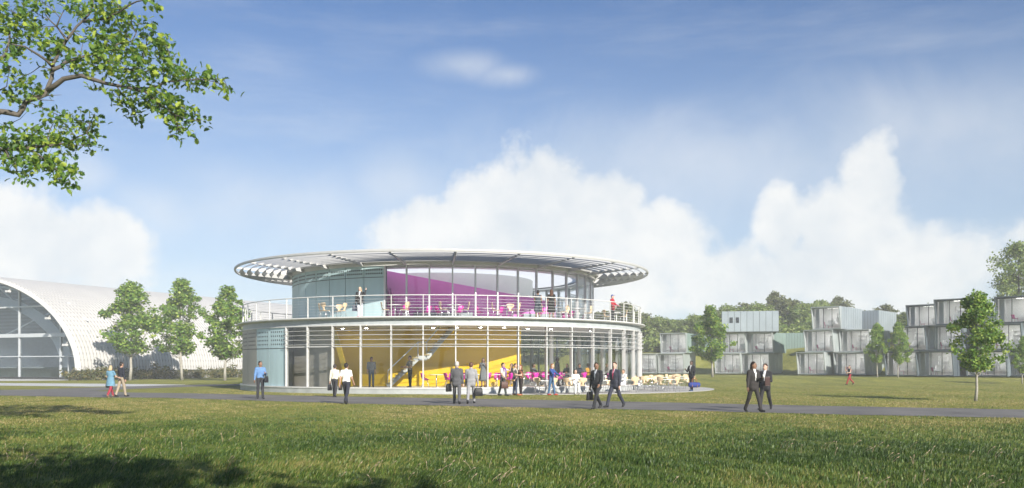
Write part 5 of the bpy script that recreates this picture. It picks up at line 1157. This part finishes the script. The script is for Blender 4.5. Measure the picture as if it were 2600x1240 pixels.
    person('red haired woman in long dark floral dress', G(1322, 1005), -60, 1.65, STAND, ((25, 10, 70), (10, 8, 30)), (.030, .022, .022), (.030, .022, .022), 'light', (.16, .05, .02), 'long', (.40, .14, .06), 'short', 'plain', lower='trousers', pattern=(.55, .20, .12))
    person('woman in blue cardigan, jeans and red shoes pulling out a magenta chair', G(1400, 1004.5), 60, 1.72, ((10, 0), (-8, 2)), ((42, 6, 25), (38, 6, 25)), (.03, .07, .24), (.06, .12, .22), 'light', (.24, .11, .04), 'long', (.50, .06, .03), style='plain', lean=4)
    # seated guests
    def seated(label, px, py, face, z=.024, **k): g = GR(px, py); person(label, Vector((g.x, g.y, z)), face, 1.72, ((84, 86), (80, 84)), ((35, 6, 55), (32, 6, 60)), sit=.46, **k)
    seated('dark haired woman all in white seated at a patio table', 1461, 1001.5, 10, top=(.78, .78, .77), bottom=(.74, .74, .73), skin='light', hair=(.03, .02, .015), hs='bob', shoes=(.6, .6, .6), style='plain')
    seated('guest in white trousers seated behind the man with the red tie', 1583, 999, -50, top=(.70, .70, .69), bottom=(.74, .74, .73), skin='tan', hair=(.10, .07, .05), style='shirt')
    def inside(label, px, r, face, **k): person(label, PW(th_of(px, r), r, zi), face, 1.74, ((84, 86), (80, 84)), ((35, 6, 55), (32, 6, 60)), sit=.46, res=.02, **k)
    inside('seated guest in black by the edge of the mustard wall', 1299, 12.6, 60, top=(.02, .02, .02), skin='dark')
    inside('seated guest with dark curls in grey behind the glass', 1355, 11.0, 60, top=(.10, .10, .11), skin='brown', hs='curly')
    inside('seated woman with long dark hair behind the patio tables', 1440, 11.2, -30, top=(.03, .035, .03), skin='brown', hs='long')
    inside('seated man in dark shirt behind the glass', 1471, 11.4, 40, top=(.03, .03, .045), skin='brown')
    inside('seated guest in ochre top behind the glass', 1494, 11.8, 30, top=(.42, .22, .03), skin='dark', hs='curly')
    inside('seated guest with pale hair behind the glass', 1566, 11.6, -60, top=(.5, .48, .45), skin='light', hair=(.4, .33, .22), hs='bob')
    person('standing woman in black behind the glass, next to the blue cardigan', PW(th_of(1415, 12.4), 12.4, zi), 60, 1.74, STAND, HANG, (.016, .016, .018), (.016, .016, .018), 'dark', hs='curly', style='plain')
    # dark suits coming along the path
    m = person('man in black suit with grey tie carrying a black briefcase', G(1515, 1039), -38, 1.80, ((27, 6), (-22, 18)), ((8, 8, 40), (-4, 12, 8)), SUITC, SUITC, 'brown', style='jacket', shirt=(.70, .72, .76), tie=(.24, .27, .30), head=(45, 0))
    briefcase('black briefcase carried by the man with the grey tie', hand(m, 'r'), R(60), .44, .32)
    m = person('man in black suit with red tie and glasses holding a paper cup', G(1561, 1035), -42, 1.82, ((-21, 18), (26, 6)), ((0, 8, 10), (18, 6, 80)), (.035, .038, .055), (.035, .038, .055), 'light', (.06, .03, .018), style='jacket', shirt=(.72, .62, .66), tie=(.50, .05, .12), head=(20, 0))
    cup('paper cup held by the man with the red tie', hand(m, 'r') + Vector((0, -.03, .02)))
    m = person('tall man in black suit standing at the patio edge with a duffel bag', G(1756, 994), -50, 1.90, ((6, 0), (-6, 4)), ((4, 8, 10), (26, 6, 85)), SUITC, (.03, .035, .05), 'dark', hs='short', style='jacket', shirt=(.75, .75, .75), shoes=(.04, .07, .14))
    q = hand(m, 'l'); t = thing('duffel_bag', 'blue duffel bag with tan straps at the patio edge', 'bag', (q.x, q.y - .05, q.z - .62), R(5))
    pr = [(-.36, .10), (-.33, .14), (-.2, .165), (0, .17), (.2, .165), (.33, .14), (.36, .10)]; mb = MB(); mb.tube([(x, 0, .17) for x, r in pr], [r for x, r in pr], 14); mb.build('body', cloth((.03, .05, .22)), t, True)
    for y in (-.1, .1): MB().tube([(-.16, y, .28), (-.12, y, .5), (0, y * .5, .62), (.12, y, .5), (.16, y, .28)], .014, 6).build('strap', cloth((.36, .16, .06)), t, True)
    for x in (-.16, .16): MB().tube([(x + .0, .175 * math.sin(a), .17 - .175 * math.cos(a)) for a in [math.pi * k / 6 - math.pi / 2 for k in range(7)]], .015, 6).build('strap_band', cloth((.36, .16, .06)), t, True)
    # woman and man in suits, nearest
    m = person('woman in black trouser suit with long dark hair walking with a coffee', G(1913, 1047), 22, 1.78, ((20, 4), (-15, 12)), ((16, 6, 92), (0, 9, 8)), (.034, .030, .029), (.034, .030, .029), 'brown', (.022, .012, .009), 'long', style='jacket', shirt=(.75, .74, .72), head=(30, 0))
    cup('coffee cup in the hand of the woman in the trouser suit', hand(m, 'l') + Vector((0, -.03, .03)))
    m = person('man in dark suit with open white collar holding a folder', G(1943, 1041), -30, 1.74, ((-20, 20), (24, 6)), ((12, 8, 75), (-2, 8, 8)), (.026, .026, .029), (.026, .026, .029), 'light', (.05, .025, .014), style='jacket', shirt=(.80, .80, .80), head=(-20, 0))
    q = hand(m, 'l'); t = thing('folder', 'dark brown folder under the arm of the man with the open collar', 'folder', (q.x, q.y - .02, q.z - .1), R(30)); MB().box((0, 0, .1), (.24, .03, .32)).build('cover', cloth((.06, .035, .03), .5), t); MB().box((0, 0, .1), (.23, .02, .325)).build('pages', mat('paper_white', (.82, .82, .8), .6), t)
    # runner on the far lawn
    m = person('woman in black top and red cropped trousers striding over the lawn', GR(2157, 977), -75, 1.68, ((26, 4), (-22, 24)), ((20, 10, 60), (60, 10, 110)), (.02, .018, .02), (.30, .03, .035), 'light', (.07, .03, .02), 'bob', lower='trousers', sleeves='none', style='plain')
    # balcony
    m = person('blonde woman in black cardigan and white jeans shading her eyes on the balcony', PW(th_of(914, 13.2), 13.2, zb), -5, 1.76, STAND, ((70, 35, 128), (4, 8, 8)), (.03, .03, .033), (.70, .72, .76), 'light', (.50, .38, .20), 'long', (.35, .03, .10), style='jacket', shirt=(.72, .72, .75))
    briefcase('dark shoulder bag at the hip of the blonde woman', hand(m, 'r') + Vector((-.02, -.05, .12)), R(20), .30, .36, .1, (.05, .06, .09), 'bag', 'shoulder_bag', .2)
    person('woman in dark top and blue skirt looking into the upper glazing', PW(th_of(1366, 13.0), 13.0, zb), 178, 1.68, STAND, ((10, 8, 60), (10, 8, 60)), (.06, .07, .09), (.02, .05, .22), 'brown', (.018, .012, .01), 'short', lower='dress', sleeves='none', style='plain')
    person('woman in short black dress with long brown hair on the balcony', PW(th_of(1400, 13.0), 13.0, zb), 182, 1.76, STAND, ((6, 8, 30), (4, 8, 20)), (.018, .018, .018), (.018, .018, .018), 'brown', (.08, .035, .018), 'long', lower='dress', sleeves='short', style='plain')
    person('man in red jacket and blue cap on the balcony', PW(th_of(1555, 13.2), 13.2, zb), 60, 1.76, STAND, ((20, 12, 45), (15, 12, 40)), (.36, .03, .045), (.03, .032, .035), 'light', (.05, .04, .03), style='jacket', cap=(.04, .09, .30), head=(0, 0))
build_people()
for o in bpy.data.objects:
    for k in ('hand_l', 'hand_r'):
        if k in o: del o[k]
# ------------------------------------------------------------------ haze
def build_haze():
    mb = MB(); mb.box((0, 300, 12.2), (1390, 1190, 26.8)); m = bpy.data.materials.new('haze'); m.use_nodes = True; nt = m.node_tree; nt.nodes.clear()
    v = nt.nodes.new('ShaderNodeVolumePrincipled'); v.inputs['Color'].default_value = (.93, .95, .97, 1); v.inputs['Density'].default_value = .00105; v.inputs['Anisotropy'].default_value = -.15
    o = nt.nodes.new('ShaderNodeOutputMaterial'); nt.links.new(v.outputs[0], o.inputs['Volume'])
    tag(mb.build('haze', m), 'thin pale summer haze over the whole place', 'haze', kind='stuff')
build_haze()
